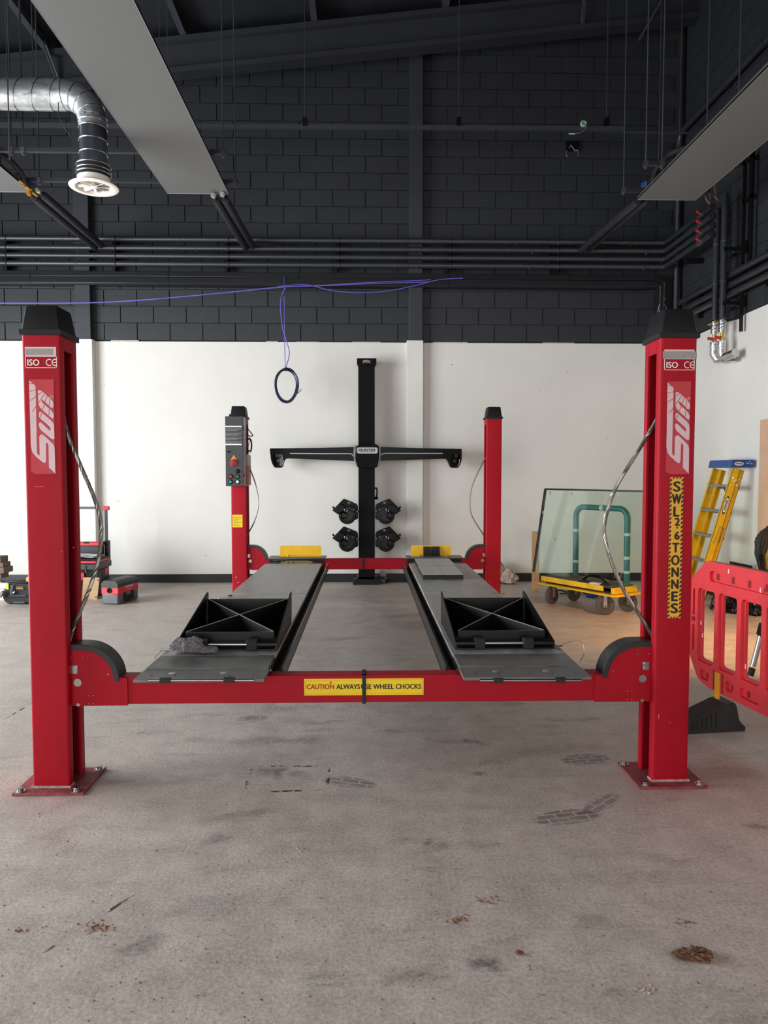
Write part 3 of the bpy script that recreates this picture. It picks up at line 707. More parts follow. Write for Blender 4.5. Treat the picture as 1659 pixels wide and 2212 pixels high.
MB().cyl(T(140, 1220), T(140, 1220, .02), .011, 16).cyl(T(118, 1220), T(118, 1220, .012), .006, 10).build('key_lock', blkg, cb)
tri = [T(263, 1288, .001), T(330, 1392, .001), T(198, 1392, .001)]
MB().add(tri, [(0,1,2)]).build('warning_triangle', M('amber_sticker', (228, 170, 40), .45), cb)
bo = MB()
for p1, p2 in (((268,1318),(255,1350)), ((255,1350),(272,1350)), ((272,1350),(262,1380))): strip(bo, T(p1[0], p1[1], .0016), T(p2[0], p2[1], .0016), .004)
for i in range(3): strip(bo, tri[i]+Vector((0, -.0006, 0)), tri[(i+1) % 3]+Vector((0, -.0006, 0)), .003)
bo.build('warning_symbol', inkb, cb)
rect(MB(), T(190, 1392), T(335, 1537), -.001).build('switch_plate', M('amber_sticker', (228, 170, 40), .45), cb)
c = T(262, 1470)
MB().lathe(c, (0, -1, 0), [(.046, 0), (.044, .02), (.040, .024), (0, .024)], 24).build('isolator_dial', M('switch_red', (170, 16, 34), .35), cb)
MB().obox(c+Vector((0, -.03, 0)), (.25, 0, 1), (0, 1, 0), (1, 0, -.25), .042, .012, .011).build('isolator_handle', M('switch_red2', (140, 10, 28), .35), cb)
for x, y, mm in ((358, 1665, blk), (195, 1785, redv), (352, 1785, M('green_button', (30, 120, 86), .3)), (190, 1905, M('teal_button', (30, 150, 136), .3)), (352, 1905, white)):
    bt = MB().lathe(T(x, y), (0, -1, 0), [(.026, 0), (.026, .012), (.022, .015), (0, .015)], 18).build('button_ring', blkg, cb)
    MB().lathe(T(x, y, .014), (0, -1, 0), [(.018, 0), (.018, .008), (.014, .012), (0, .013)], 18).build('push_button', mm, cb)
q = MB()
for y, u in ((1660, 1), (1912, -1)): strip(q, T(405, y+10*u, .001), T(420, y-8*u, .001), .004); strip(q, T(420, y-8*u, .001), T(437, y+10*u, .001), .004)
strip(q, T(400, 1755, .001), T(438, 1780, .001), .006); strip(q, T(400, 1780, .001), T(438, 1755, .001), .006); q.add([T(400, 1820, .001), T(438, 1820, .001), T(419, 1842, .001)], [(0,1,2)])
q.build('button_symbol', inkr, cb)
MB().box(T(150,420).x, T(205,420).x, Yb+.01, Yb+.06, a.z, a.z+.025).lathe(T(190, 395, -.03), (0,-1,0), [(.016,0),(.016,.02),(0,.02)], 12).build('cable_gland', blkr, cb)
q = MB()
for z in (at(0, 924, Yb).z, at(0, 1027, Yb).z): q.box(b.x-.003, b.x+.012, Yb-.004, Yb+.02, z-.022, z+.022)
q.build('hinge', blkm, cb)
q = MB(); YB2 = 8.9
for pts, r in ((((534,925),(540,932),(546,941),(540,942),(534,939)), .006), (((534,950),(540,948),(543,956),(543,968),(541,974),(534,973)), .010), (((535,936),(540,950),(537,962),(536,975),(541,979),(543,972)), .003)):
    q.tube(curve([at(x, y, YB2) for x, y in pts], 6), r, 8)
q.build('cable_loop', blkr, cb)
a2, b2 = at(533, 982, 8.93), at(540.5, 1049, 8.93)
MB().prism(rpoly([(a2.x-.02, b2.z), (b2.x, b2.z), (b2.x, a2.z), (a2.x-.02, a2.z)], .018), XZ, 8.87, 8.99).build('fluid_bottle', M('translucent_bottle', (214, 204, 194), .4, trans=.35), cb)
MB().box(a2.x-.018, b2.x+.0015, 8.8685, 8.9915, b2.z+.012, b2.z+.25).build('fluid', M('brown_fluid', (176, 112, 92), .4), cb)
a, b = at(502, 1112, 8.848), at(524, 1139, 8.848)
rect(MB(), a, b).build('notice_sticker', yels, pBL)
q = MB()
for i in range(10): rect(q, at(504, 1116+2.2*i, 8.8465), at(504+(17, 18, 12, 17, 10, 16, 18, 9, 15, 16)[i], 1116.7+2.2*i, 8.8465))
q.build('printed_text', M('brown_print', (120, 96, 10), .5), pBL)
q = MB()
for px, py in ((510,1247),(514,1258)): q.lathe(at(px, py, 8.85), (0,-1,0), [(.006,0),(.006,.002),(0,.003)], 10)
q.build('screw', white, pBL)

# ------------------------------------------------------------------ things lying on the runways
def drive_ramp(xc, label):
    o = thing('drive_on_ramp', label, 'ramp', (xc, 4.4, ZT), 'drive on ramps lying on the runways')
    hw = .285; y0, y1 = 4.02, 4.80; zb = ZT+.003
    zt = lambda y: zb+.058+(y-y0)*.118/.78
    MB().box(xc-hw, xc+hw, y0+.02, y1, zb, zb+.006).build('ramp_plate', blkm, o)
    for sx in (-1, 1):
        x = xc+sx*(hw-.008); s = MB()
        s.prism(rpoly([(y0-.01, zb+.004), (y1+.005, zb+.004), (y1+.03, zt(y1)+.035), (y1-.01, zt(y1)+.03), (y0-.01, zb+.05)], [0, 0, .02, .02, .01]), YZ, min(x, x+sx*.008), max(x, x+sx*.008))
        s.build('side_plate', blkm, o)
    MB().box(xc-hw+.03, xc+hw-.03, y0+.10, y0+.108, zb, zb+.088).build('front_plate', blkm, o)
    MB().box(xc-hw+.01, xc+hw-.01, y1-.03, y1-.022, zb, zt(y1)-.006).build('back_plate', blkm, o)
    A = (xc-hw+.035, y0+.11); B_ = (xc+hw-.02, y1-.035); C = (xc+hw-.035, y0+.11); E_ = (xc-hw+.02, y1-.035)
    edge = M('worn_steel_edge', (150, 148, 146), .35, .7)
    for p, q in ((A, B_), (C, E_)):
        d = Vector((q[0]-p[0], q[1]-p[1], 0)).normalized(); n = Vector((-d.y, d.x, 0))*.003
        p0 = Vector((p[0], p[1], 0)); q0 = Vector((q[0], q[1], 0)); z_ = Vector((0, 0, 1))
        tp, tq = zb+.088, zt(y1)-.008
        MB().add([p0-n+z_*zb, p0+n+z_*zb, q0+n+z_*zb, q0-n+z_*zb, p0-n+z_*tp, p0+n+z_*tp, q0+n+z_*tq, q0-n+z_*tq], [(0,1,2,3),(7,6,5,4),(0,4,5,1),(1,5,6,2),(2,6,7,3),(3,7,4,0)]).build('cross_rib', blkm, o)
        MB().bar(p0+z_*(tp+.0015), q0+z_*(tq+.0015), .0062, .003).build('rib_edge', edge, o)
    yh = y0+.03; zh = zb+.032
    MB().cyl((xc-hw+.005, yh, zh), (xc-.11, yh, zh), .021, 18).cyl((xc+.12, yh, zh), (xc+hw-.004, yh, zh), .021, 18).build('hinge_tube', blkm, o)
    MB().cyl((xc-.13, yh, zh), (xc+.13, yh, zh), .010, 16).build('hinge_rod', alu, o)
    l = MB()
    for sx in (-1, 1): l.box(xc+sx*.14-.03, xc+sx*.14+.03, yh-.026, yh+.03, zb+.004, zh+.03)
    l.build('hinge_lug', blkr, o, bevel=.004)
    MB().lathe((xc+.01, y0+.25, zb+.006), (0,0,1), [(.03,0),(.03,.004),(.012,.02),(0,.02)], 20).build('roller_stud', alu, o)
    return o
drive_ramp(-.795, 'black steel ramp with X bracing lying on the left runway')
drive_ramp(.79, 'black steel ramp with X bracing lying on the right runway')
c = at(420, 1402, Z=ZT+.02)
r_ = MB(); r_.blob(c+Vector((-.02, -.02, .018)), .085, .055, .05, 3, .25, 1.6, 5, .14); r_.blob(c+Vector((.075, -.03, .002)), .065, .035, .022, 8, .25, 1.8, 5, .14); r_.blob(c+Vector((-.075, -.01, .02)), .05, .045, .045, 11, .25, 1.8, 5, .14)
tag(r_.build('rag', ragm, loc=(c.x, c.y, ZT)), 'crumpled grey patterned rag on the left runway in front of the ramp', 'cloth')
# four grey blocks on the right runway
gb = M('grey_slip_plate', (188, 184, 179), .45, 0, .2, 7, .08, 60, rvar=.1)
lbs = ['grey topped black pad on the right runway, front row left of the seam', 'grey topped black pad on the right runway, front row right of the seam',
       'grey topped pad on the right runway, back row on the left beneath the wire', 'grey topped pad on the right runway, back row on the right beneath the wire']
i = 0
for (yf, yb_, zt_, l0, l1, sm) in ((at(0, 1243.5, Z=.675).y, at(0, 1225, Z=.675).y, .675, 914, 1001, 957), (at(0, 1223.6, Z=.672).y, at(0, 1209, Z=.672).y, .672, 904, 984, 942)):
    xa, xm, xb = at(l0, 0, yf).x, at(sm, 0, yf).x, at(l1, 0, yf).x
    xa, xm, xb = [CAM.x+(at(q, 1240, yf).x) for q in (l0, sm, l1)]
    for u0, u1 in ((xa, xm-.0015), (xm+.0015, xb)):
        o = thing('pad_block', lbs[i], 'pad', ((u0+u1)/2, (yf+yb_)/2, ZT+.003), 'pads on the right runway'); i += 1
        MB().box(u0, u1, yf, yb_-.012, ZT+.004, zt_-.004).build('pad_base', blkr, o, bevel=.001)
        MB().box(u0, u1, yf-.001, yb_-.011, zt_-.005, zt_).build('pad_top', gb, o, bevel=.001)
# two black wheel chocks standing against the right hand yellow stop
for i, (px0, px1) in enumerate(((915, 931), (932, 951))):
    a = at(px0, 1197, 8.50); b = at(px1, 1197, 8.50)
    o = thing('wheel_chock', ('black wheel chock on the left of the pair at the yellow stop', 'black wheel chock on the right of the pair at the yellow stop')[i], 'wheel chock', ((a.x+b.x)/2, 8.5, .655), 'wheel chocks')
    prof = [(8.46, .656), (8.548, .656), (8.548, .765), (8.535, .765)]+[(8.46+.075*math.sin(t), .66+.105*(1-math.cos(t))) for t in [math.radians(80-i_*10) for i_ in range(8)]]
    MB().prism(prof, YZ, a.x, b.x-.006).build('chock_body', blkr, o)
    g = MB()
    for k in range(4): g.box(a.x-.002, b.x-.004, 8.47+.018*k, 8.476+.018*k, .676+.02*k, .684+.022*k)
    g.build('chock_rib', blkr, o)

# ------------------------------------------------------------------ wheel alignment column with camera beam
YT = 10.5
tw = thing('alignment_column', 'tall black wheel alignment column with a wide camera beam, standing by the back wall', 'alignment machine', (.01, YT+.1, 0))
T = lambda x, y, d=0.: at(560+x/3.016, 740+y/3.016, YT-d)
a, b = at(763, 1262, YT), at(824, 1250, YT)
MB().box(a.x, b.x, YT, YT+.25, 0, .085).box(a.x+.05, b.x-.05, YT+.02, YT+.22, .08, .12).build('base_box', blkm, tw, bevel=.006)
a, b = at(774.5, 1200, YT), at(809.5, 800, YT)
MB().box(a.x, b.x, YT+.02, YT+.16, .08, 3.28).build('mast', M('satin_black_mast', (15, 14, 15), .5, 0, .08, 5, spec=.12), tw, bevel=.006)
a, b = at(771, 788.5, YT), at(813, 774, YT)
MB().prism(rpoly([(a.x, a.z+.01), (a.x+.03, a.z-.012), (b.x-.03, a.z-.012), (b.x, a.z+.01), (b.x, b.z), (a.x, b.z)], .012), XZ, YT-.01, YT+.18).build('mast_cap', blkg, tw, bevel=.004)
# emblem on the cap: a car outline over three short strokes
T2 = lambda x, y, d=.013: at(755+x/22.12, 760+y/22.12, YT-d)
em = MB()
for pts in (((640,480),(670,415),(760,400),(880,400),(940,430),(1000,445)), ((700,480),(760,420),(830,415),(800,485)), ((640,510),(700,480),(880,490),(960,515),(1000,525)), ((870,470),(905,430),(950,440))):
    for i in range(len(pts)-1): strip(em, T2(*pts[i]), T2(*pts[i+1]), .009)
em.build('emblem', silver, tw)
em = MB()
for x in (640, 690, 740, 790, 835): strip(em, T2(x-10, 550), T2(x+10, 515), .006)
em.build('emblem_stroke', inkr, tw)
bm_ = MB().prism(rpoly([(T(72,690).x, T(0,700).z), (T(72,690).x, T(0,690).z), (T(400,688).x, T(0,687).z), (T(628,680).x, T(0,680).z), (T(628,680).x, T(0,772).z), (T(200,755).x, T(0,755).z), (T(175,752).x, T(0,756).z), (T(162,752).x, T(0,775).z), (T(147,0).x, T(0,815).z), (T(95,0).x, T(0,816).z), (T(74,0).x, T(0,775).z)], [.01,.03,0,.02,0,.02,.03,.03,.03,.03,.05]), XZ, YT-.06, YT+.05)
bm_.prism(rpoly([(T(1320,0).x, T(0,700).z), (T(1320,0).x, T(0,692).z), (T(1000,688).x, T(0,687).z), (T(770,680).x, T(0,680).z), (T(770,680).x, T(0,770).z), (T(1195,757).x, T(0,757).z), (T(1215,752).x, T(0,757).z), (T(1228,752).x, T(0,775).z), (T(1247,0).x, T(0,815).z), (T(1298,0).x, T(0,817).z), (T(1320,0).x, T(0,775).z)], [.01,.03,0,.02,0,.02,.03,.03,.03,.03,.05]), XZ, YT-.06, YT+.05)
bm = bm_.build('camera_beam', blkg, tw, bevel=.012)
ln = MB()
ln.tube(curve([T(x, y, .062) for x, y in ((200,722),(400,724),(585,724),(605,730),(620,748),(630,775))], 6), .006, 8)
ln.tube(curve([T(x, y, .062) for x, y in ((1195,722),(1000,722),(822,722),(800,730),(787,745),(778,770))], 6), .006, 8)
ln.tube(curve([T(x, y, .062) for x, y in ((158,765),(150,792),(140,803))], 4), .004, 6)
ln.tube(curve([T(x, y, .062) for x, y in ((1305,760),(1303,785),(1292,805))], 4), .004, 6)
ln.build('silver_line', M('silver_line_paint', (196, 198, 200), .4), tw)
for i, pts in enumerate((((88,728),(150,728),(152,760),(138,803),(100,803),(86,770)), ((1250,728),(1308,728),(1312,765),(1297,803),(1258,803),(1246,765)))):
    MB().prism(rpoly([(T(x, 0).x, T(0, y).z) for x, y in pts], .02), XZ, YT-.064, YT-.055).build('lens_window', M('lens_black', (5, 5, 7), .06), tw)
    q = MB()
    for x, y in (((115,737),(122,770)), ((1283,738),(1273,772)))[i]: q.lathe(T(x, y, .063), (0,-1,0), [(.024,0),(.024,.006),(.014,.006),(.014,.003),(0,.003)], 8)
    q.build('lens', M('lens_glass', (56, 70, 70), .1, .4), tw)
hs = [(638,672),(650,663),(760,663),(775,672),(778,770),(765,812),(750,818),(655,818),(640,812),(625,770)]
MB().prism(rpoly([(T(x, 0).x, T(0, y).z) for x, y in hs], .02), XZ, YT-.115, YT+.02).build('housing', M('satin_black_mast', (24, 22, 23), .45), tw, bevel=.012)
q = MB()
for p in (((632,672),(623,700),(624,745),(632,780),(643,812)), ((777,672),(783,700),(783,745),(776,780),(764,812))):
    q.tube(curve([T(x, y, .075) for x, y in p], 5), .022, 10)
q.build('housing_trim', M('brushed_trim', (150, 156, 160), .25, 1), tw)
MB().prism(rpoly([(T(637,0).x, T(0,724).z), (T(770,0).x, T(0,724).z), (T(770,0).x, T(0,685).z), (T(637,0).x, T(0,685).z)], .025), XZ, YT-.122, YT-.113).build('name_badge', M('badge_silver', (186, 187, 190), .4, .3), tw)
text('HUNTER', T(703, 699, .1235), T(758,0).x-T(649,0).x, T(0,692).z-T(0,706).z, inkb, tw, bold=.003, shear=.25)
text('Engineering Company', T(703, 711, .1235), T(750,0).x-T(649,0).x, T(0,707).z-T(0,714).z, inkb, tw, bold=.0008, shear=.25)
# hook on the right of the mast and cable at its foot
q = MB().tube(curve([T(x, y, -.06) for x, y in ((752,950),(762,948),(767,958),(766,990),(764,1008),(756,1012))], 5), .011, 8).blob(T(762, 1016, -.06), .03, .03, .03, 4, .2, 2, 2)
q.build('hook', blkg, tw)
q = MB()
for pts in (((812,1251),(820,1244),(832,1252),(842,1256),(830,1259),(816,1257)), ((818,1258),(826,1248),(836,1247),(838,1256))):
    q.tube(curve([at(x, y, YT+.16) for x, y in pts], 5), .008, 6)
q.build('mains_cable', blkr, tw)
tag(MB().blob(at(826, 1247, YT+.24), .06, .04, .09, 21, .4, 2.4, 4, .3, False).build('cable_tie_bag', M('clear_polybag', (170, 168, 160), .3, 0, .2, 20), loc=at(826, 1258, YT+.24)), 'small crumpled clear plastic bag behind the foot of the black alignment column', 'bag')

def clamp(cx_, cy_, sx, label):
    """wheel clamp hung on the side of the mast; sx mirrors it; drawn in crop pixels around the upper left one"""
    o = thing('wheel_clamp', label, 'wheel clamp', at(cx_, cy_, YT+.02), 'wheel clamps on the alignment column')
    K = 8.73
    def P(x, y, d=0.): 
        return at(cx_+sx*(x-430)/K, cy_+(y-540)/K, YT-d)
    def pz(pts, d0, d1, r=.012):
        mb = MB(); pp = [P(x, y) for x, y in pts]
        mb.prism(rpoly([(q.x, q.z) for q in pp], r), XZ, YT-d1, YT-d0); return mb
    pz(((345,640),(350,560),(420,430),(600,400),(650,450),(655,690),(630,715),(510,720),(440,755),(380,730)), -.03, .05, .03).build('clamp_body', blk, o, bevel=.012)
    MB().lathe(P(450, 640, .03), (0, -1, 0), [(.128, 0), (.128, .03), (.118, .045), (.085, .05), (.08, .035), (0, .035)], 30).build('hub_ring', M('clamp_ring', (24, 25, 27), .35, spec=.3), o)
    pz(((170,540),(385,318),(560,385),(600,420),(480,480),(430,470),(300,620),(270,610)), .05, .085, .012).build('target_hood', blkg, o, bevel=.006)
    pz(((195,545),(320,400),(430,455),(400,530),(300,615),(250,590)), .085, .15, .02).build('target_head', blk, o, bevel=.014)
    pz(((330,440),(390,330),(420,345),(400,400)), .09, .12, .006).build('hood_side', blkg, o)
    q = MB().bar(P(430, 490, .12), P(560, 520, .12), .035, .03).bar(P(540, 500, .12), P(660, 570, .11), .022, .022)
    q.build('clamp_arm', M('clamp_ring', (24, 25, 27), .35, spec=.3), o, bevel=.005)
    q = MB().cyl(P(555, 520, .14), P(580, 540, .14), .011, 10).cyl(P(620, 560, .13), P(655, 572, .13), .014, 10)
    q.build('arm_knob', M('pewter', (170, 164, 150), .3, .8), o)
    MB().bar(P(490, 560, .1), P(640, 635, .09), .014, .02).build('slide_bar', M('clamp_ring', (24, 25, 27), .35, spec=.3), o)
    MB().cyl(P(655, 575, .11), P(740, 630, .11), .006, 8).build('lever', blkm, o)
    MB().ring(P(420, 540, .15), (0, 1, .2), .022, .004, 18, 6).build('hook_ring', steel, o)
    MB().ring(P(380, 640, .085), (0, 1, 0), .045, .012, 20, 8).build('grip_handle', blk, o)
    MB().cyl(P(200, 480, .07), P(175, 500, .07), .018, 12).build('end_knob', blkm, o)
    rect(MB(), P(455, 385, .088), P(500, 415, .088)).build('maker_plate', M('plate_print', (120, 122, 124), .4), o)
    return o
clamp(748, 1102, 1, 'black wheel clamp hanging on the left side of the alignment column, upper one')
clamp(748, 1161.5, 1, 'black wheel clamp hanging on the left side of the alignment column, lower one')
clamp(836, 1102, -1, 'black wheel clamp hanging on the right side of the alignment column, upper one')
clamp(836, 1161.5, -1, 'black wheel clamp hanging on the right side of the alignment column, lower one')

# ------------------------------------------------------------------ suspended heating panels
ZP = 4.8
rodm = M('black_rod', (58, 60, 65), .5)
def panel(x0, x1, ye, ys, label, mm, railx, raily):
    o = thing('ceiling_panel', label, 'ceiling panel', ((x0+x1)/2, (ye+ys)/2, ZP), 'suspended ceiling panels')
    MB().box(x0, x1, ys, ye, ZP, ZP+.018).build('panel_sheet', mm, o)
    e = MB()
    for xx in (x0, x1-.004): e.box(xx, xx+.004, ys, ye, ZP-.002, ZP+.02)
    e.box(x0, x1, ye-.004, ye, ZP-.004, ZP+.04); e.build('panel_edge', M('panel_edge_grey', (140, 141, 143), .4), o)
    MB().box(x0+.01, x1-.01, ys, ye-.02, ZP+.02, ZP+.05).build('insulation', M('dark_insulation', (60, 60, 62), .7), o)
    h = MB()
    for xx in (x0+.12, (x0+x1)/2, x1-.12): h.cyl((xx, ys, ZP+.06), (xx, ye+.02, ZP+.06), .014, 8)
    h.build('heating_tube', pipem, o)
    return o
YE = 8.28
pL = panel(-4.46, -3.77, YE, 2.6, 'pale grey ceiling panel cut by the left edge of the picture', panelm, None, None)
pM = panel(-2.245, -1.555, YE, 2.2, 'long grey ceiling panel between the silver duct and the middle of the picture', panelm, None, None)
pR = panel(3.13, 3.805, YE+.05, 2.2, 'grey ceiling panel at the right close to the right wall', panelm, None, None)
def rail(x0, x1, y, z, label, rods):
    o = thing('hanger_rail', label, 'rail', ((x0+x1)/2, y, z), 'rails the ceiling panels hang from')
    MB().prism([(-.02, 0), (.02, 0), (.02, .041), (.012, .041), (.012, .038), (.017, .038), (.017, .003), (-.017, .003), (-.017, .038), (-.012, .038), (-.012, .041), (-.02, .041)], lambda a, b, d: Vector((d, y+a, z+b)), x0, x1).build('strut', M('black_strut', (34, 36, 40), .5), o)
    for x in rods:
        r = MB().cyl((x, y, z-.03), (x, y, roof(x)+.15), .0075, 8).build('threaded_rod', rodm, o)
        MB().cyl((x, y, z-.028), (x, y, z-.004), .016, 6).box(x-.022, x+.022, y-.024, y+.024, z-.006, z+.044).build('rod_nut', rodm, o)
    return o
rail(-4.6, -1.43, 8.17, ZP+.07, 'black hanger rail across the ends of the left and middle ceiling panels', (-4.35, -3.62, -1.46))
rail(-4.6, -1.42, 7.44, ZP+.07, 'black hanger rail behind the silver duct, nearer of the two at left', (-4.35, -3.57, -3.45, -1.45))
rail(2.92, 3.95, 8.28, ZP+.06, 'short black hanger rail at the end of the right ceiling panel', (2.95, 3.9))
rail(2.90, 3.95, 7.58, ZP+.06, 'short black hanger rail over the right ceiling panel, further from the back wall', (2.93, 3.1, 3.9))
# thin rods and wires hanging from the roof on their own
for i, (px, y1, Y, lb) in enumerate(((21, 345, 6.6, 'thin black rod hanging by the left edge beside the silver duct'), (345, 120, 9.4, 'thin black rod hanging beside the right edge of the long grey ceiling panel'),
        (362, 118, 9.4, 'thin black rod, second to the right of the long grey ceiling panel'), (1468, 285, 9.9, 'thin black rod hanging in the right corner by the black pipe elbow'), (1422, 360, 9.6, 'thin black rod hanging behind the right ceiling panel'))):
    p = at(px, y1, Y); tag(MB().cyl((p.x, Y, p.z), (p.x, Y, roof(p.x)+.15), .006, 8).build('hanging_rod', rodm, loc=(p.x, Y, p.z)), lb, 'rod', 'loose hanging rods')
# pairs of insulated pipes from the panels to the wall pipes
def feed(s, e, label, r=.047):
    s = Vector(s); e = Vector(e); o = thing('feed_pipe', label, 'pipe', s, 'insulated feed pipes to the ceiling panels')
    d = (e-s).normalized()
    MB().tube([s, e], r, 16).build('pipe_lagging', pipem, o)
    MB().tube([s-d*.16, s+d*.02], .018, 10).cyl(s-d*.03, s+d*.01, .035, 12).build('pipe_end', blkr, o)
    MB().cyl(s-d*.2, s-d*.12, .024, 6).cyl(s-d*.17, s-d*.15, .03, 8).build('pipe_union', brass if 'valve' in label else alu, o)
    if 'valve' in label:
        MB().cyl(s-d*.15, s-d*.15+Vector((0, 0, .10)), .012, 8).cyl(s-d*.15+Vector((0,0,.09)), s-d*.15+Vector((0, 0, .13)), .028, 8).build('valve_handle', blue, o)
    return o
feed(at(467, 433, 8.40), at(531, 535, 10.52), 'left of two black feed pipes running from the middle panel to the wall')
feed(at(486, 430, 8.40), at(545, 531, 10.52), 'right of two black feed pipes running from the middle panel to the wall')
feed(at(75, 428, 8.40), at(205, 534, 10.52), 'lower of two black feed pipes with valve running from the left panel to the wall')
feed(at(95, 423, 8.40), at(218, 529, 10.40), 'upper of two black feed pipes running from the left panel to the wall')
feed(at(1378, 434, 8.45), at(1256, 540, 10.52), 'left of two black feed pipes with valve running from the right panel to the wall')
feed(at(1398, 430, 8.45), at(1272, 538, 10.52), 'right of two black feed pipes running from the right panel to the wall')
for (px, py, Y, dx, lb) in ((72, 416, 8.3, 1, 'brass valve cluster with blue handles at the end of the left ceiling panel'), (1395, 412, 8.2, -1, 'brass valve cluster with blue handles at the corner of the right ceiling panel')):
    p = at(px, py, Y); o = thing('valve_cluster', lb, 'valve', p)
    q = MB(); h = MB()
    for i in range(3):
        c = p+Vector((-.012*i*dx, -.13*i, .012*i)); q.tube([c+Vector((0, .05, 0)), c+Vector((0, -.05, 0))], .026, 10); q.cyl(c, c+Vector((0, 0, .07)), .016, 8); q.lathe(c+Vector((0, .05, 0)), (0, 1, 0), [(.034, 0), (.034, .02), (0, .02)], 6)
        if i != 1: h.box(c.x-.05, c.x+.03, c.y-.012, c.y+.012, c.z+.07, c.z+.085).cyl(c+Vector((0,0,.065)), c+Vector((0,0,.1)), .02, 8)
    q.build('valve_body', brass, o); h.build('valve_lever', blue, o)
    MB().tube(curve([p+Vector((.0, -.2, .03)), p+Vector((0.02*dx, -.35, .09)), p+Vector((.0*dx, -.65, .12)), p+Vector((-.08*dx, -1.0, .05))], 6), .028, 10).build('flexible_hose', blkr, o)

# ------------------------------------------------------------------ silver ventilation duct
YD = 6.9
du = thing('ventilation_duct', 'silver spiral ventilation duct with an elbow and a white round diffuser', 'duct', at(203, 300, YD))
c0 = at(140, 205, YD); RD = .136
MB().tube([Vector((-4.7, YD, c0.z)), Vector((c0.x, YD, c0.z))], RD, 40).build('duct_run', galv, du)
q = MB()
for i in range(12):
    x = c0.x-.02-.165*i
    q.tube([Vector((x+.05*math.cos(t)*.9-.05, YD-(RD+.001)*math.sin(t), c0.z+(RD+.001)*math.cos(t))) for t in [2*math.pi*k/32 for k in range(32)]], .0035, 5, True)
q.build('spiral_seam', M('seam_steel', (120, 124, 128), .3, 1), du)
xd = at(201, 300, YD).x; Rb = xd-c0.x; zc_ = c0.z-Rb
ctr = [Vector((c0.x+Rb*math.sin(t), YD, zc_+Rb*math.cos(t))) for t in [math.radians(k*22.5) for k in range(5)]]
RD2 = .128
MB().tube([Vector((c0.x-.03, YD, c0.z))]+ctr+[Vector((xd, YD, zc_-.04))], RD2, 40).build('duct_elbow', galv, du, ang=20)
q = MB()
for k in range(5):
    t = math.radians(22.5*k); q.ring(ctr[k], (math.cos(t), 0, -math.sin(t)), RD2+.001, .005, 36, 6)
q.build('elbow_seam', M('seam_steel2', (190, 192, 194), .25, 1), du)
zl = at(0, 352, YD).z
MB().tube([Vector((xd, YD, zc_)), Vector((xd, YD, zl-.02))], RD2-.004, 40).build('duct_drop', M('dull_galvanised', (112, 118, 124), .38, 1, .3, 6, .1, 9), du)
q = MB()
for y in (252, 276, 304, 332): q.ring((xd, YD, at(0, y, YD).z), (0, .0, 1), RD2-.002, .0045, 36, 6)
q.build('drop_seam', M('seam_steel2', (190, 192, 194), .25, 1), du)
q = MB()
for k, y in ((0, 254), (1, 256), (2, 250)): 
    for a_ in (-100, -70, -40): q.lathe((xd+RD2*math.cos(math.radians(a_)), YD+RD2*math.sin(math.radians(a_)), at(0, y, YD).z), (math.cos(math.radians(a_)), math.sin(math.radians(a_)), 0), [(.007,0),(.007,.003),(0,.004)], 8)
q.build('duct_screw', steel, du)
z1, z2 = at(0, 356, YD).z, at(0, 383, YD).z
MB().tube([Vector((xd, YD, z1)), Vector((xd, YD, z2))], .152, 40).build('duct_collar', M('dark_collar', (58, 61, 65), .4, .6, .15, 8), du)
q = MB()
for y in (358, 368, 376): q.ring((xd, YD, at(0, y, YD).z), (0, 0, 1), .153, .005, 36, 6)
q.build('collar_seam', M('seam_steel2', (190, 192, 194), .25, 1), du)
zd = at(0, 405, YD).z
df = MB().lathe((xd, YD, zd), (0, 0, 1), [(.218, .004), (.222, .010), (.205, .02), (.15, .045), (.146, .10), (.138, .10), (.140, .035), (.165, .0), (.19, -.004), (.218, .004)], 48).build('diffuser_ring', cream, du)
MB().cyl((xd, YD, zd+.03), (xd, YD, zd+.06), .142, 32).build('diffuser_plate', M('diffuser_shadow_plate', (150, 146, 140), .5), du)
for k in range(8):
    t = 2*math.pi*(k+.3)/8; d = Vector((math.cos(t), math.sin(t), 0)); n = Vector((-math.sin(t), math.cos(t), 0))
    MB().obox(Vector((xd, YD, zd+.016))+d*.085, d, n+Vector((0, 0, .7)), n.cross(d), .056, .016, .002).build('diffuser_vane', cream, df)
MB().lathe((xd, YD, zd+.008), (0, 0, -1), [(.034, -.02), (.034, 0), (.02, .006), (0, .007)], 20).build('diffuser_hub', cream, df)
MB().tube(curve([Vector((c0.x-.02, YD-.1, c0.z-.12)), Vector((c0.x+.0, YD-.12, c0.z-.28)), Vector((c0.x+.1, YD-.12, c0.z-.44))], 5), .004, 5).build('dangling_wire', blkr, du)
for px in (43, 70):
    p = at(px, 178, YD-.02); MB().cyl((p.x, YD, c0.z+RD), (p.x, YD, roof(p.x)+.15), .006, 8).build('hanging_rod', rodm, du)

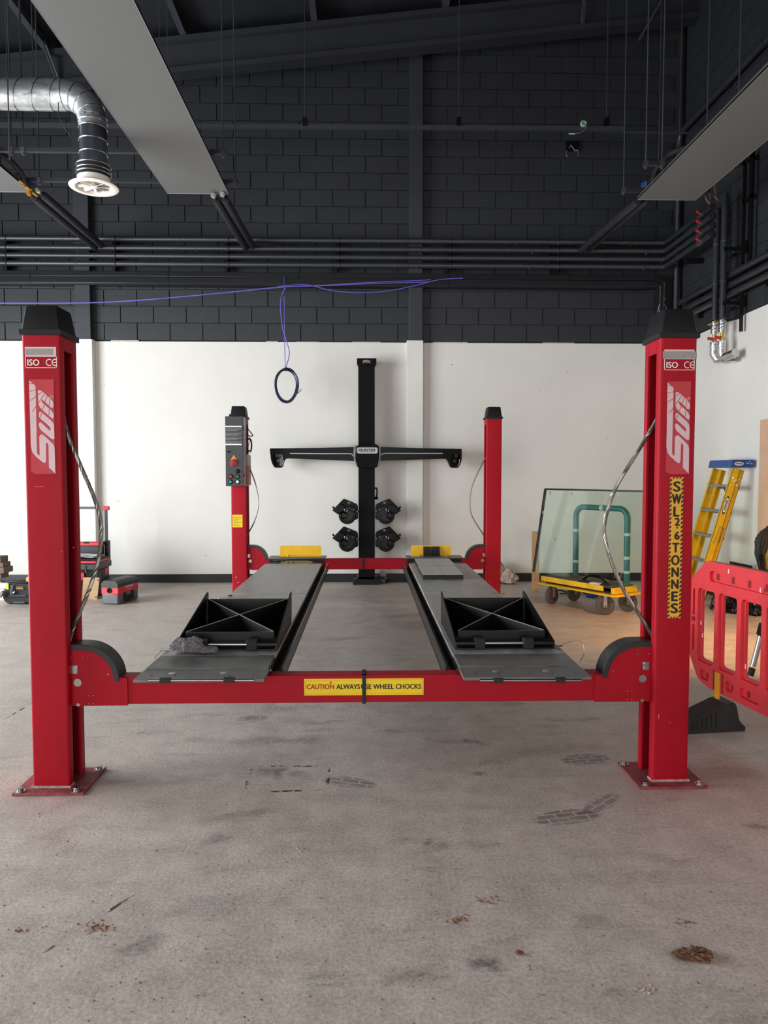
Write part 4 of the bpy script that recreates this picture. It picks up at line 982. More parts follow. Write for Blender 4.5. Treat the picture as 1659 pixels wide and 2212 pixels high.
# ------------------------------------------------------------------ strut rail, pipes and trunking on the back wall
YRl = 9.9
za = at(0, 268, YRl).z; zb_ = at(1345, 277, YRl).z
o = thing('cable_rail', 'long black strut rail hanging across the upper back wall', 'rail', (-.8, YRl, za))
MB().bar((-5.2, YRl, za-.015), (at(1347, 277, YRl).x, YRl, zb_-.01), .04, .055).build('strut', M('rail_paint', (60, 63, 69), .45, .1), o)
MB().box(at(1310, 0, YRl).x, 4.5, YRl+.06, YRl+.09, zb_-.03, zb_-.01).build('end_strut', M('rail_paint', (60, 63, 69), .45, .1), o)
for px in (659, 991, 1310):
    p = at(px, 262, YRl); MB().cyl((p.x, YRl, p.z-.06), (p.x, YRl, roof(p.x)+.15), .007, 8).build('threaded_rod', rodm, o)
    MB().box(p.x-.03, p.x+.03, YRl-.04, YRl+.04, p.z-.07, p.z+.04).build('rod_clip', blkm, o)
pr = .040
names = ['uppermost of the four black pipes along the back wall', 'second from the top of the four black pipes along the back wall', 'third from the top of the four black pipes along the back wall', 'lowest of the four black pipes along the back wall']
XC = 4.42
for i, (y0, y1) in enumerate(((524, 527), (555, 545), (563, 561), (576, 576.5))):
    zl, zr_ = [(5.045, 5.05), (4.915, 4.93), (4.805, 4.81), (4.69, 4.70)][i]
    o = thing('wall_pipe', names[i], 'pipe', (0, 10.62, zl), 'four black pipes along the back wall')
    MB().tube([(-7.95, 10.62, zl), (XC-.06, 10.62, zr_), (XC-.02, 10.60, zr_), (XC, 10.55, zr_), (XC, 9.18, zr_)], pr, 14).build('pipe_lagging', pipem, o)
    for x in (-4.4, -2.7, .55, 2.2, 3.9): MB().cyl((x+.23*i % .5, 10.62, zl), (x+.23*i % .5+.012, 10.62, zl), pr+.003, 14).build('lagging_joint', M('joint_black', (58, 60, 64), .5), o)
    # ball valve with red handle on the right wall section
    v = MB(); yv = 9.47; v.cyl((XC, yv-.06, zr_), (XC, yv+.06, zr_), pr+.012, 12).cyl((XC-.02, yv-.03, zr_), (XC-.075, yv-.03, zr_), .02, 10)
    v.build('valve_body', steel, o)
    MB().obox((XC-.07, yv-.03, zr_+.02), (0, 1, .5), (1, 0, 0), (0, -.5, 1), .035, .010, .016).build('valve_handle', redv, o)
for i, px in enumerate((10, 245, 488, 725, 965, 1197)):
    c = at(px, 550, 10.66)
    o = thing('pipe_bracket', ('black pipe bracket at the left edge of the back wall pipes', 'black pipe bracket behind the left feed pipes', 'black pipe bracket just left of the middle feed pipes', 'black pipe bracket between the middle feed pipes and the column', 'black pipe bracket right of the black wall column', 'black pipe bracket left of the right feed pipes')[i], 'bracket', (c.x, 10.7, 4.6), 'brackets of the back wall pipes')
    MB().box(c.x-.02, c.x+.02, 10.665, 10.84, 4.58, 5.10).build('strut', blkm, o)
    q = MB()
    for z in (5.047, 4.92, 4.807, 4.693): q.ring((c.x+.05, 10.62, z), (1, 0, 0), pr+.004, .006, 16, 6)
    q.build('pipe_clip', pipem, o)
# dado trunking with its drop at the right
o = thing('cable_trunking', 'black cable trunking along the back wall dropping at the right corner', 'trunking', (0, 10.75, 4.5))
q = MB()
xr0 = at(1398, 620, 10.75).x
def trunk(q, w0, w1, y0, y1):
    prof = [(-7.95, 4.60-w0), (xr0+.17-w0, 4.59-w0), (xr0+.26-w0*.6, 4.50-w0*.4), (xr0+.26-w0*.6, 3.62)]
    prof2 = [(xr0+.26-w1*.6, 3.62), (xr0+.26-w1*.6, 4.50-w1*.4), (xr0+.17-w1, 4.59-w1), (-7.95, 4.60-w1)]
    q.prism(prof+prof2, XZ, y0, y1)
trunk(q, .01, .19, 10.685, 10.82); q.build('trunk_back', M('gloss_black_trunking', (30, 31, 34), .28, 0, .1, 3), o)
q = MB(); trunk(q, .0, .075, 10.655, 10.70); q.build('trunk_cover', M('gloss_black_trunking', (30, 31, 34), .28), o, bevel=.006)
q = MB(); trunk(q, .085, .175, 10.65, 10.70); q.build('trunk_cover', M('gloss_black_trunking2', (36, 37, 41), .25), o, bevel=.006)
q = MB()
for x in (-4.9, -2.9, -1.0, 1.2, 3.0): q.box(x, x+.006, 10.647, 10.66, 4.42, 4.59)
q.build('trunk_joint', blkm, o)
# socket box and loose cable on the upper wall
a, b = at(1222, 308, 10.84), at(1249, 328, 10.84)
o = thing('junction_box', 'open black junction box with loose wires high on the back wall', 'junction box', ((a.x+b.x)/2, 10.84, (a.z+b.z)/2))
MB().box(a.x, b.x, 10.80, 10.85, b.z, a.z).build('box_body', blkm, o)
q = MB()
for pts in (((1225,325),(1223,333),(1226,339)), ((1247,322),(1249,332),(1246,338)), ((1232,313),(1240,322),(1247,326)), ((1228,320),(1236,316),(1242,328))): q.tube(curve([at(x, y, 10.78) for x, y in pts], 5), .006, 6)
q.build('loose_wire', M('grey_wire', (110, 112, 116), .5), o)
o = thing('loose_socket', 'pale green loose fitting with a dangling wire on the strut rail', 'fitting', at(1260, 268, YRl))
MB().lathe(at(1260, 268, YRl-.05), (0, -1, 0), [(.045, 0), (.045, .02), (.03, .03), (.028, .01), (0, .01)], 20).build('fitting_ring', M('pale_green_fitting', (140, 168, 158), .4), o)
MB().tube(curve([at(x, y, YRl-.06) for x, y in ((1264,272),(1266,278),(1255,286),(1240,289))], 6), .006, 6).build('dangling_wire', M('grey_wire', (110, 112, 116), .5), o)
MB().tube([at(1242, 289, YRl-.06), at(1229, 289, YRl-.06)], .010, 8).build('connector', M('pale_connector', (168, 184, 190), .4), o)
# purple cables
o = thing('purple_cable', 'long purple cable draped across the back wall below the trunking', 'cable', at(600, 620, 10.3))
for pts in (((-20,655),(90,655),(200,654),(300,649),(400,640),(500,631),(600,621),(700,616),(800,610),(900,606),(930,604)), ((-20,654.5),(90,654.5),(200,653.5),(300,648),(400,640.5),(500,630.5),(600,620.5),(700,617),(800,612.5),(900,610),(935,608)), ((600,619),(660,615),(720,628),(780,632),(840,628),(900,616),(950,604),(1000,601))):
    MB().tube(curve([at(x, y, 10.45+.12*max(0, (x-600)/400)) for x, y in pts], 6), .0065, 6).build('cable_strand', purple, o)
o = thing('cable_coil', 'coil of dark and purple cable hanging against the white back wall', 'cable', at(617, 800, 10.25))
q = MB(); q2 = MB()
for i in range(7):
    rx, rz = .145+.005*(i % 4)+random.uniform(-.012, .012), .228+random.uniform(-.018, .020); dz = random.uniform(-.02, .012); dx = random.uniform(-.016, .016)
    c = at(619, 833, 10.25)+Vector((dx, .012*i-.04, dz))
    pts = [c+Vector((rx*math.sin(t)*(1+.06*math.cos(t)), .01*math.sin(2*t+i), rz*math.cos(t))) for t in [2*math.pi*k/30 for k in range(30)]]
    (q2 if i in (2, 5) else q).tube(pts, .0075, 6, True)
q.build('coil_loop', navy, o); q2.build('coil_loop', purple, o)
MB().tube(curve([at(x, y, 10.25) for x, y in ((614,640),(615,740),(616,797))], 6), .006, 6).tube([at(614, 598, 10.648), at(614, 612, 10.60), at(614, 640, 10.25)], .006, 6).tube(curve([at(x, y, 10.25) for x, y in ((616,622),(608,640),(606,665),(611,710),(620,740),(625,765),(617,796))], 6), .007, 6).build('hanging_strand', purple, o)
MB().ring(at(617, 798, 10.25), (0, .3, 1), .03, .012, 14, 6).tube(curve([at(x, y, 10.22) for x, y in ((642,850),(648,845),(651,840))], 4), .005, 5).build('coil_tie', blkr, o)

# ------------------------------------------------------------------ pipes on the right wall
XV = 4.5
o = thing('corner_conduit', 'black conduit along the upper right wall turning down in the corner', 'pipe', (4.6, 10.68, 5.5))
MB().tube([(4.62, 4.6, 6.62), (4.62, 10.56, 6.65), (4.62, 10.64, 6.62), (4.62, 10.68, 6.54), (4.62, 10.68, 3.7)], .042, 14).build('conduit', pipem, o)
q = MB()
for y in (6.6, 8.4, 9.3): q.cyl((4.62, y, 6.64), (4.62, y+.05, 6.64), .05, 14)
q.cyl((4.62, 10.68, 6.40), (4.62, 10.68, 6.48), .05, 14); q.build('conduit_joint', pipem, o)
tag(MB().tube([(4.68, 10.70, 8.4), (4.68, 10.70, 3.7)], .02, 8).build('corner_cable', blkm), 'thin black vertical pipe in the corner behind the conduit', 'pipe')
vz = [(9.22, 5.02, 3.62), (9.02, 5.13, 3.60)]
for i, (y, zt_, zb2) in enumerate(vz):
    o = thing('drop_pipe', ('left of two black vertical pipes on the right wall ending in silver foil', 'right of two black vertical pipes on the right wall ending in silver foil')[i], 'pipe', (XV, y, zb2), 'vertical pipes on the right wall')
    MB().tube([(XV, y, zb2), (XV, y, zt_-.03), (XV, y+.01, zt_)], .042, 14).build('pipe_lagging', pipem, o)
    q = MB()
    for z in (zb2+.45, zb2+.95): q.cyl((XV, y, z), (XV, y, z+.012), .045, 14)
    q.build('lagging_joint', M('joint_black', (58, 60, 64), .5), o)
    MB().tube([(XV, y, zb2-.02), (XV, y, zb2-.17)], .047, 14).build('foil_wrap', foil, o)
    MB().tube([(XV, y, zb2-.15), (XV, y, zb2-.33)], .022, 10).cyl((XV, y, zb2-.24), (XV, y, zb2-.28), .034, 8).build('valve_body', brass, o)
    MB().obox((XV-.05, y+.02, zb2-.23), (0, 1, .3), (1, 0, 0), (0, -.3, 1), .045, .012, .018).build('valve_handle', redv, o)
    q = MB().tube([(XV, y, zb2-.28), (XV, y, zb2-.44), (XV+.02, y-.02, zb2-.50), (XV+.14, y-.05-.06*i, zb2-.50)], .055, 14)
    if i: q.tube([(XV+.02, y-.02, zb2-.49), (XV+.05, y-.25, zb2-.47)], .055, 14)
    q.build('foil_bend', foil, o)
    MB().lathe((XV, y+.06, zb2-.02), (-.2, 1, 0), [(.03, 0), (.02, .06), (.012, .09), (0, .09)], 10).build('brass_tail', brass, o)
for k, z in enumerate((4.45, 3.78)):
    o = thing('pipe_support', ('upper black bracket holding the two vertical pipes on the right wall', 'lower black bracket holding the two vertical pipes on the right wall')[k], 'bracket', (4.6, 9.0, z), 'brackets of the vertical pipes')
    MB().box(XV-.03, XR, 8.945, 8.97, z-.02, z+.02).bar((XV+.065, 9.25, z-.06), (XR-.01, 8.96, z-.02), .02, .03).box(XR-.03, XR, 8.84, 8.99, z-.07, z+.07).build('strut', blkm, o)
fl = tag(MB().box(XR-.10, XR-.07, 8.62, 8.66, 3.9, 5.5).box(XR-.10, XR-.07, 8.80, 8.84, 3.4, 5.5).box(XR-.1, XR-.07, 8.62, 8.84, 5.42, 5.47).box(XR-.1, XR-.07, 8.62, 8.84, 4.95, 5.0).box(XR-.07, XR, 8.63, 8.65, 5.4, 5.44).box(XR-.07, XR, 8.81, 8.83, 4.0, 4.04).build('strut_frame', blkm), 'black ladder shaped strut frame on the right wall beside the vertical pipes', 'frame')
lab = ['uppermost of three black pipes running low along the upper right wall', 'middle of three black pipes running low along the upper right wall', 'lowest of three black pipes running low along the upper right wall']
for i, z in enumerate((4.15, 4.02, 3.91)):
    o = thing('side_pipe', lab[i], 'pipe', (4.6, 8, z), 'three black pipes on the right wall')
    MB().tube([(4.60, 4.4, z), (4.60, 10.5-.2*i, z)], .043, 14).build('pipe_lagging', pipem, o)
for i, y in enumerate((10.0, 8.3)):
    o = thing('side_bracket', ('black bracket of the right wall pipes near the corner', 'black bracket of the right wall pipes at the right edge')[i], 'bracket', (4.66, y, 3.8), 'brackets of the right wall pipes')
    MB().box(4.645, XR, y-.02, y+.02, 3.82, 4.24).build('strut', blkm, o)
tag(MB().box(XC+.05, XR, 10.0, 10.04, 4.58, 4.65).build('pipe_bracket', blkm, loc=(4.6, 10, 4.6)), 'black bracket holding the four pipes at the right corner', 'bracket')
for i, (pts, lb) in enumerate(((((1524,421),(1526,430),(1532,440)), 'short copper pipe end left of three below the right ceiling panel'), (((1535,418),(1534,440),(1538,452)), 'copper pipe end in the middle below the right ceiling panel'), (((1544,400),(1546,420),(1545,425),(1552,434)), 'copper pipe end right of three below the right ceiling panel'))):
    tag(MB().tube(curve([at(x, y, 9.25) for x, y in pts], 5), .014, 8).build('copper_tail', M('painted_copper', (120, 96, 80), .4, .6, .4, 30), loc=at(*pts[0], 9.25)), lb, 'pipe', 'copper pipe ends')
q = MB()
for pts in (((1420,680),(1424,660),(1433,640)), ((1422,680),(1428,660),(1437,643)), ((1440,668),(1437,660),(1430,655))): q.tube(curve([at(x, y, 10.66) for x, y in pts], 5), .006, 6)
tag(q.build('loose_cable', M('pale_wire', (140, 146, 168), .5), loc=at(1425, 680, 10.5)), 'loose dark cables sticking up in the corner behind the right post', 'cable')

# ------------------------------------------------------------------ yellow trolley with a sheet of glass
TA, TB, TC = Vector((.516, -.857, 0)), Vector((.857, .516, 0)), Vector((2.72, 8.61, 0))
tf = lambda u, v, z: TC+TA*u+TB*v+Vector((0, 0, z))
def tbox(mb, u0, u1, v0, v1, z0, z1):
    return mb.add([tf(u, v, z) for u in (u0, u1) for v in (v0, v1) for z in (z0, z1)], [(0,1,3,2),(4,6,7,5),(0,4,5,1),(2,3,7,6),(0,2,6,4),(1,5,7,3)])
tr = thing('platform_trolley', 'yellow four wheeled platform trolley with a teal tube handle carrying a glass sheet', 'trolley', TC)
yelw = M('scraped_yellow_paint', (232, 184, 22), .45, 0, .22, 9, .1, 50)
MB().prism(rpoly([(-.64,-.265),(.57,-.265),(.62,-.18),(.62,.2),(.57,.25),(-.64,.25)], [.03,.12,.1,.1,.12,.03]), lambda a, b, d: tf(a, b, d), .234, .253).build('lower_frame', yelw, tr, bevel=.003)
q = MB(); tbox(q, -.6, .40, -.215, -.2, .276, .338)
q.prism([(.40, .338), (.40, .298), (.36, .276), (.2, .276), (.2, .338)], lambda a, b, d: tf(a, d, b), -.216, -.2)
tbox(q, -.6, .40, .2, .215, .276, .335); tbox(q, .50, .55, -.2, .2, .258, .325); q.build('side_rail', yelw, tr, bevel=.003)
q = MB(); tbox(q, -.6, .5, -.2, .2, .318, .332)
q.build('deck_board', M('dirty_deck_board', (64, 58, 52), .8, 0, .4, 12), tr)
q = MB()
for i in range(5): tbox(q, -.6, .48, -.19+.078*i, -.19+.078*i+.07, .331, .336)
q.build('rubber_strip', M('dusty_rubber', (82, 76, 70), .8, 0, .3, 20), tr)
q = MB(); tbox(q, -.56, .50, -.17, .17, .255, .275); q.build('under_frame', blkm, tr)
wheel = M('grey_wheel_rubber', (84, 77, 74), .7, 0, .15, 20)
for i, (u, v, rt) in enumerate(((-.42,-.2,35), (-.42,.2,28), (.42,-.2,-12), (.42,.2,-4))):
    c = tf(u, v, .112); a = math.radians(rt); ax = Vector((math.sin(a)*.0+math.sin(math.radians(rt)), -math.cos(math.radians(rt)), 0))
    k = MB().lathe(c-ax*.024, ax, [(.062,0),(.098,.0),(.110,.008),(.112,.024),(.110,.040),(.098,.048),(.062,.048),(.062,.0)], 32)
    cs = MB().box(0,0,0,0,0,0)
    t = Vector((-ax.y, ax.x, 0)); cs = MB()
    for s in (-1, 1): cs.obox(c+ax*s*.034+Vector((0,0,.055)), t, ax, Vector((0,0,1)), .020, .003, .072)
    cs.obox(c+Vector((0,0,.124)), t, ax, Vector((0,0,1)), .04, .045, .005)
    cw = cs.build('caster_fork', M('caster_zinc', (168, 165, 160), .45, .3, .2, 14), tr)
    k.build('caster_wheel', wheel, cw)
    h = MB().lathe(c-ax*.02, ax, [(0,0),(.062,0),(.062,.04),(0,.04)], 20)
    h.build('wheel_hub', M('dark_hub', (70, 62, 58), .6), cw)
    sp = MB()
    for j in range(6):
        aa = math.pi*j/3; d = t*math.cos(aa)+Vector((0,0,1))*math.sin(aa); sp.obox(c+d*.036, d, ax, d.cross(ax), .026, .0225, .005)
    sp.cyl(c-ax*.037, c+ax*.037, .012, 12); sp.build('wheel_spoke', wheel, cw)
tq = M('teal_tube', (50, 104, 108), .4, 0, .08, 10)
MB().tube([tf(-.42,.22,.33), tf(-.42,.22,1.10)]+[tf(-.42+.12*(1-math.cos(t)),.22,1.10+.12*math.sin(t)) for t in [math.radians(15*i) for i in range(1,7)]]+[tf(.38-.12*(1-math.cos(t)),.22,1.10+.12*math.sin(t)) for t in [math.radians(15*i) for i in range(6,0,-1)]]+[tf(.38,.22,1.10), tf(.38,.22,.33)], .036, 16).build('handle_tube', tq, tr)
q = MB()
for u, z in ((-.42, .9), (-.42, .5), (.38, .9), (.38, .62), (.38, .45)): q.cyl(tf(u,.22,z), tf(u,.22,z+.035), .040, 16)
q.cyl(tf(-.02,.22,1.22), tf(.03,.22,1.22), .040, 16); q.build('tube_collar', M('pale_collar', (176, 190, 184), .4), tr)
GL = MB(); lean = .2
for vv in (-.03, -.012):
    GL.add([tf(u, vv+dv+(lean if z > .5 else 0), z) for u in (-.93, 1.05) for dv in (0, .006) for z in (.337, 1.437)], [(0,1,3,2),(4,6,7,5),(0,4,5,1),(2,3,7,6),(0,2,6,4),(1,5,7,3)])
gm = bpy.data.materials.new('tinted_glass'); gm.use_nodes = True; MATS['tinted_glass'] = gm
gN = gm.node_tree.nodes; gLk = gm.node_tree.links; gN.remove(gN['Principled BSDF'])
gt = gN.new('ShaderNodeBsdfTransparent'); gt.inputs[0].default_value = (.945, .99, .97, 1); gg = gN.new('ShaderNodeBsdfGlossy'); gg.inputs['Roughness'].default_value = .015
gf = gN.new('ShaderNodeFresnel'); gf.inputs[0].default_value = 1.5; gx = gN.new('ShaderNodeMixShader'); gb_ = gN.new('ShaderNodeNewGeometry'); gi = gN.new('ShaderNodeMath'); gi.operation = 'SUBTRACT'; gi.inputs[0].default_value = 1; gLk.new(gb_.outputs['Backfacing'], gi.inputs[1]); gm2 = gN.new('ShaderNodeMath'); gm2.operation = 'MULTIPLY'; gLk.new(gf.outputs[0], gm2.inputs[0]); gLk.new(gi.outputs[0], gm2.inputs[1]); gLk.new(gm2.outputs[0], gx.inputs[0]); gLk.new(gt.outputs[0], gx.inputs[1]); gLk.new(gg.outputs[0], gx.inputs[2]); gLk.new(gx.outputs[0], gN['Material Output'].inputs[0])
gl = tag(GL.build('glass_sheet', gm, loc=tf(0, 0, .337), ang=20), 'large tinted sheet of double glass with black taped edges leaning on the yellow trolley', 'glass')
e = MB()
gz = lambda u, s, off=0: tf(u, -.03+off+lean*s, .337+1.1*s)
def gstrip(q, p0, p1, wu): 
    q.obox((p0+p1)/2, (p1-p0), TA if wu else Vector((0, 0, 1)), ((p1-p0).cross(TA if wu else Vector((0, 0, 1)))), (p1-p0).length/2, .011, .016)
gstrip(e, gz(-.93, 0, .012), gz(-.93, 1, .012), True); gstrip(e, gz(-.93, 1, .012), gz(1.05, 1, .012), False)
e.build('edge_tape', M('black_edge_tape', (12, 13, 14), .35), gl)
q = MB()
for u in (-.82, -.45, -.08, .3): q.obox(gz(u, .955, -.004), TA, TB, (0,0,1), .009, .003, .022)
for s in (.72, .42): q.obox(gz(-.62 if s < .5 else -.9, s, -.004), TA, TB, (0,0,1), .009, .003, .022)
q.build('glazing_clip', M('grey_clip', (150, 160, 158), .4), gl)
o = thing('suction_lifter', 'black suction lifter with silver ends lying on the yellow trolley in front of the glass', 'glass lifter', tf(.18, -.13, .336))
MB().tube(curve([tf(u, -.13, z) for u, z in ((.02,.36),(.10,.41),(.14,.425),(.26,.425),(.30,.41),(.38,.36))], 5), .014, 8).build('lifter_handle', blkg, o)
q = MB()
for u in (.04, .36): q.lathe(tf(u, -.13, .336), (0,0,1), [(.06,0),(.06,.012),(.03,.025),(0,.027)], 20)
q.build('suction_cup', blkr, o)
MB().lathe(tf(.22, -.165, .337), (0,0,1), [(.055,0),(.055,.012),(.05,.016),(0,.016)], 24).obox(tf(.27,-.165,.345), TA, TB, (0,0,1), .06, .035, .009).build('white_pad', M('off_white_pad', (206, 196, 186), .6), o)
tag(MB().add([], []).prism(rpoly([(at(1150,1150,9.9).x, .0), (at(1166,1150,9.9).x, .0), (at(1164,1150,9.9).x, at(0,1150,9.9).z), (at(1149,1150,9.9).x, at(0,1150,9.9).z)], 0), XZ, 9.88, 9.90).build('plywood_offcut', wood, loc=(2.3, 9.9, 0)), 'pale plywood offcut standing behind the left edge of the glass', 'board')
a = at(1132, 1252, Z=.0); tag(MB().obox(a+Vector((.12, .1, .012)), (1, .1, 0), (-.1, 1, 0), (0,0,1), .2, .05, .012).build('floor_batten', wood, loc=(a.x, a.y, 0)), 'short timber batten lying on the floor left of the trolley', 'board')
o = thing('clutter_box', 'dark tool case on the floor under the yellow trolley', 'tool case', (3.2, 9.6, 0))
MB().box(2.98, 3.3, 9.5, 9.75, 0, .2).box(3.08, 3.2, 9.6, 9.65, .2, .23).build('case_body', blk, o, bevel=.01)
tag(MB().tube([(2.92, 9.35, .035), (3.02, 9.30, .035)], .03, 12).lathe((3.02, 9.30, .035), (.9,-.45,0), [(.03,0),(.022,.02),(.022,.045),(0,.045)], 12).build('spray_can', M('can_blue', (40, 70, 140), .35), loc=(2.95, 9.3, 0)), 'small dark can with a blue cap lying under the yellow trolley', 'can')
tag(MB().tube(curve([(2.45,9.62,.03),(2.56,9.55,.06),(2.66,9.6,.05),(2.74,9.52,.03),(2.6,9.48,.03)], 6), .012, 8).build('floor_cable', blkr, loc=(2.5, 9.6, 0)), 'short black cable lying on the floor under the trolley', 'cable')
c = at(1095, 1258, Z=0)
tag(MB().blob((c.x+.0, c.y-.14, .08), .13, .10, .13, 5, .35, 1.5, 5, .14).blob((c.x-.16, c.y-.06, .13), .12, .10, .22, 9, .3, 1.5, 5, .12).build('dust_sheet', cloth, loc=(c.x, c.y, 0)), 'bundled pale dust sheet on the floor behind the back right post', 'cloth')

# ------------------------------------------------------------------ step ladder against the right wall
ld = thing('step_ladder', 'yellow fibreglass step ladder with a blue top leaning on the right wall', 'ladder', (4.2, 8.8, 0))
yf = M('yellow_fibreglass', (222, 176, 14), .42, 0, .12, 7, .08, 60)
Lx = lambda s: 3.93+.49*s; Lz = lambda s: 1.72*s
def lrail(mb, y, off, wd, inward):
    d = Vector((.49, 0, 1.72)).normalized(); n = Vector((d.z, 0, -d.x))
    for a_, b_, w_ in ((0, wd, .006),):
        p = Vector((Lx(.012), y, Lz(.012)))+n*off; q_ = Vector((Lx(1), y, Lz(1)))+n*off
        mb.add([p+Vector((0,dy,0))+n*k for dy in (0, .006) for k in (0, wd)]+[q_+Vector((0,dy,0))+n*k for dy in (0, .006) for k in (0, wd)], [(0,1,3,2),(4,6,7,5),(0,1,5,4),(2,3,7,6),(0,2,6,4),(1,3,7,5)])
        for k in (0, wd-.005):
            mb.add([p+Vector((0,dy,0))+n*(k+e_) for dy in (0, inward*.028) for e_ in (0, .005)]+[q_+Vector((0,dy,0))+n*(k+e_) for dy in (0, inward*.028) for e_ in (0, .005)], [(0,1,3,2),(4,6,7,5),(0,1,5,4),(2,3,7,6),(0,2,6,4),(1,3,7,5)])
    return mb
Y0, Y1 = 8.50, 9.02
lrail(MB(), Y0, 0, .088, 1).build('side_rail', yf, ld); lrail(MB(), Y1, 0, .088, -1).build('side_rail', yf, ld)
lrail(MB(), Y0+.03, .092, .062, 1).build('rear_rail', yf, ld); lrail(MB(), Y1-.03, .092, .062, -1).build('rear_rail', yf, ld)
for k in range(6):
    z = .285+.306*k; s = z/1.72
    if s > .95: break
    st_ = MB().box(Lx(s)-.005, Lx(s)+.075, Y0+.006, Y1, z-.03, z).build('step', M('ladder_aluminium', (150, 152, 154), .4, .6, .1, 20), ld, bevel=.003)
    if k in (0, 4):
        q = MB(); q.bar((Lx(s), Y1-.02, z-.12), (Lx(s), Y1-.12, z-.03), .02, .004); q.bar((Lx(s), Y0+.02, z-.12), (Lx(s), Y0+.12, z-.03), .02, .004); q.build('step_brace', alu, ld)
    MB().box(Lx(s)+.14, Lx(s)+.155, Y0+.03, Y1-.03, z-.06, z-.03).build('rear_bar', M('ladder_aluminium', (150, 152, 154), .4, .6), ld)
MB().prism(rpoly([(-.05, 0), (.235, .0), (.235, .095), (-.03, .095)], .008), lambda a, b, d: Vector((Lx(1)+a, d, Lz(1)-.005+b)), Y0-.02, Y1+.02).build('top_cap', M('blue_cap', (34, 74, 138), .4, 0, .06, 20), ld, bevel=.004)
n_ = Vector((1.72, 0, -.49)).normalized(); up_ = Vector((.49, 0, 1.72)).normalized()
def oval(mb, c, rx, rz, r, u): return mb.add([c+r*(rx*math.cos(t))+u*(rz*math.sin(t)) for t in [2*math.pi*k/24 for k in range(24)]], [tuple(range(24))])
X_ = Vector((1,0,0)); Z_ = Vector((0,0,1))
oval(MB(), Vector((Lx(1)+.055, Y0-.0215, Lz(1)+.04)), .055, .022, X_, Z_).build('badge', white, ld)
text('WERNER', (Lx(1)+.055, Y0-.022, Lz(1)+.04), .075, .018, M('navy_print', (26, 40, 90), .5), ld, bold=.001)
c = Vector((Lx(.74), Y0-.0012, Lz(.74)))+n_*.044
oval(MB(), c, .115, .030, up_, n_).build('badge', M('navy_print', (26, 40, 90), .5), ld)
oval(MB(), c+Vector((0,-.0005,0)), .092, .026, up_, n_).build('badge_panel', white, ld)
text('WERNER', c+Vector((0,-.001,0)), .13, .03, inkb, ld, right=up_, up=-n_, bold=.0012)
q = MB(); s0 = .555
p = Vector((Lx(s0), Y0-.004, Lz(s0)))
q.bar(p+n_*.05+up_*.05, p+n_*.022-up_*.16, .02, .004); q.bar(p+n_*.105+up_*.05, p+n_*.098-up_*.13, .02, .004); q.bar(p+n_*.04+up_*.06, p+n_*.125+up_*.06, .026, .006)
q.build('spreader_bar', alu, ld)
q = MB()
for u, v, r_ in ((.93,.03,.016),(.91,.05,.012),(.92,.075,.010),(.89,.10,.013),(.93,.11,.008),(.88,.03,.008)): oval(q, Vector((Lx(u), Y0-.001, Lz(u)))+n_*v, r_, r_*.8, X_, Z_)
for dx in (.15,.17,.185,.20,.21): oval(q, Vector((Lx(1)+dx, Y0-.0212, Lz(1)+.02+.05*((dx*97) % 1))), .007, .006, X_, Z_)
q.build('paint_splash', white, ld)
for y in (Y0, Y1-.03): MB().box(Lx(0)-.012, Lx(0)+.1, y-.008, y+.04, 0, .05).build('foot', blkr, ld, bevel=.004)

# ------------------------------------------------------------------ red plastic barrier
ex = Vector((.119, -.993, 0)).normalized(); bn = Vector((-.993, -.119, 0)); BO = Vector((2.228, 4.763, 0))
bf = lambda s, z, d: BO+ex*s+bn*d+Vector((0, 0, z))
br_ = thing('safety_barrier', 'red plastic safety barrier with tall slots beside the front right post', 'barrier', BO+ex*1.0)
Lb, zb0, zt0 = 2.0, .235, 1.063
outer = rpoly([(0, .40), (.10, zb0+.03), (.22, zb0), (1.78, zb0), (2.0, .40), (2.0, .92), (1.83, zt0), (.17, zt0), (0, .92)], [.03,.03,.03,.03,.03,.03,.02,.02,.03])
s2 = lambda px: None
wins = []
for k in range(8):
    s0 = .085+.226*k; wins.append(rpoly([(s0, .385), (s0+.185, .385), (s0+.185, .875), (s0, .875)], .035))
slots = [rpoly([(.21, .935), (1.79, .935), (1.79, 1.005), (.21, 1.005)], .03)]
for s0, s1 in ((.125,.225), (.40, .48), (.54,.72), (.95,1.15), (1.4, 1.6)): slots.append(rpoly([(s0, .275), (s1, .275), (s1, .335), (s0, .335)], .025))
for z0_, z1_ in ((.44,.62),(.68,.86)): slots.append(rpoly([(.028, z0_), (.050, z0_), (.050, z1_), (.028, z1_)], .01))
MB().prism(outer, lambda a, b, d: bf(a, b, d), .004, .026, wins+slots).build('front_shell', redb, br_, bevel=.003)
grow = lambda s0: rpoly([(s0+.012, .40), (s0+.173, .40), (s0+.173, .862), (s0+.012, .862)], .03)
MB().prism(outer, lambda a, b, d: bf(a, b, d), -.016, .005, [grow(.085+.226*k) for k in range(8)]).build('back_shell', redb, br_)
for s0 in [.27+.155*k for k in range(10)]: MB().prism(rpoly([(s0-.014, .945), (s0+.014, .945), (s0+.014, .992), (s0-.014, .992)], .013), lambda a, b, d: bf(a, b, d), .004, .0065).build('moulded_hole', redd, br_)
for s0 in (.185, .45, .60, 1.05): MB().prism(rpoly([(s0-.012, .285), (s0+.012, .285), (s0+.012, .325), (s0-.012, .325)], .011), lambda a, b, d: bf(a, b, d), .004, .0065).build('moulded_hole', redd, br_)
MB().prism(rpoly([(.02,.64),(.055,.64),(.055,.67),(.02,.67)], .012), lambda a, b, d: bf(a, b, d), .024, .03).build('end_knob', redd, br_)
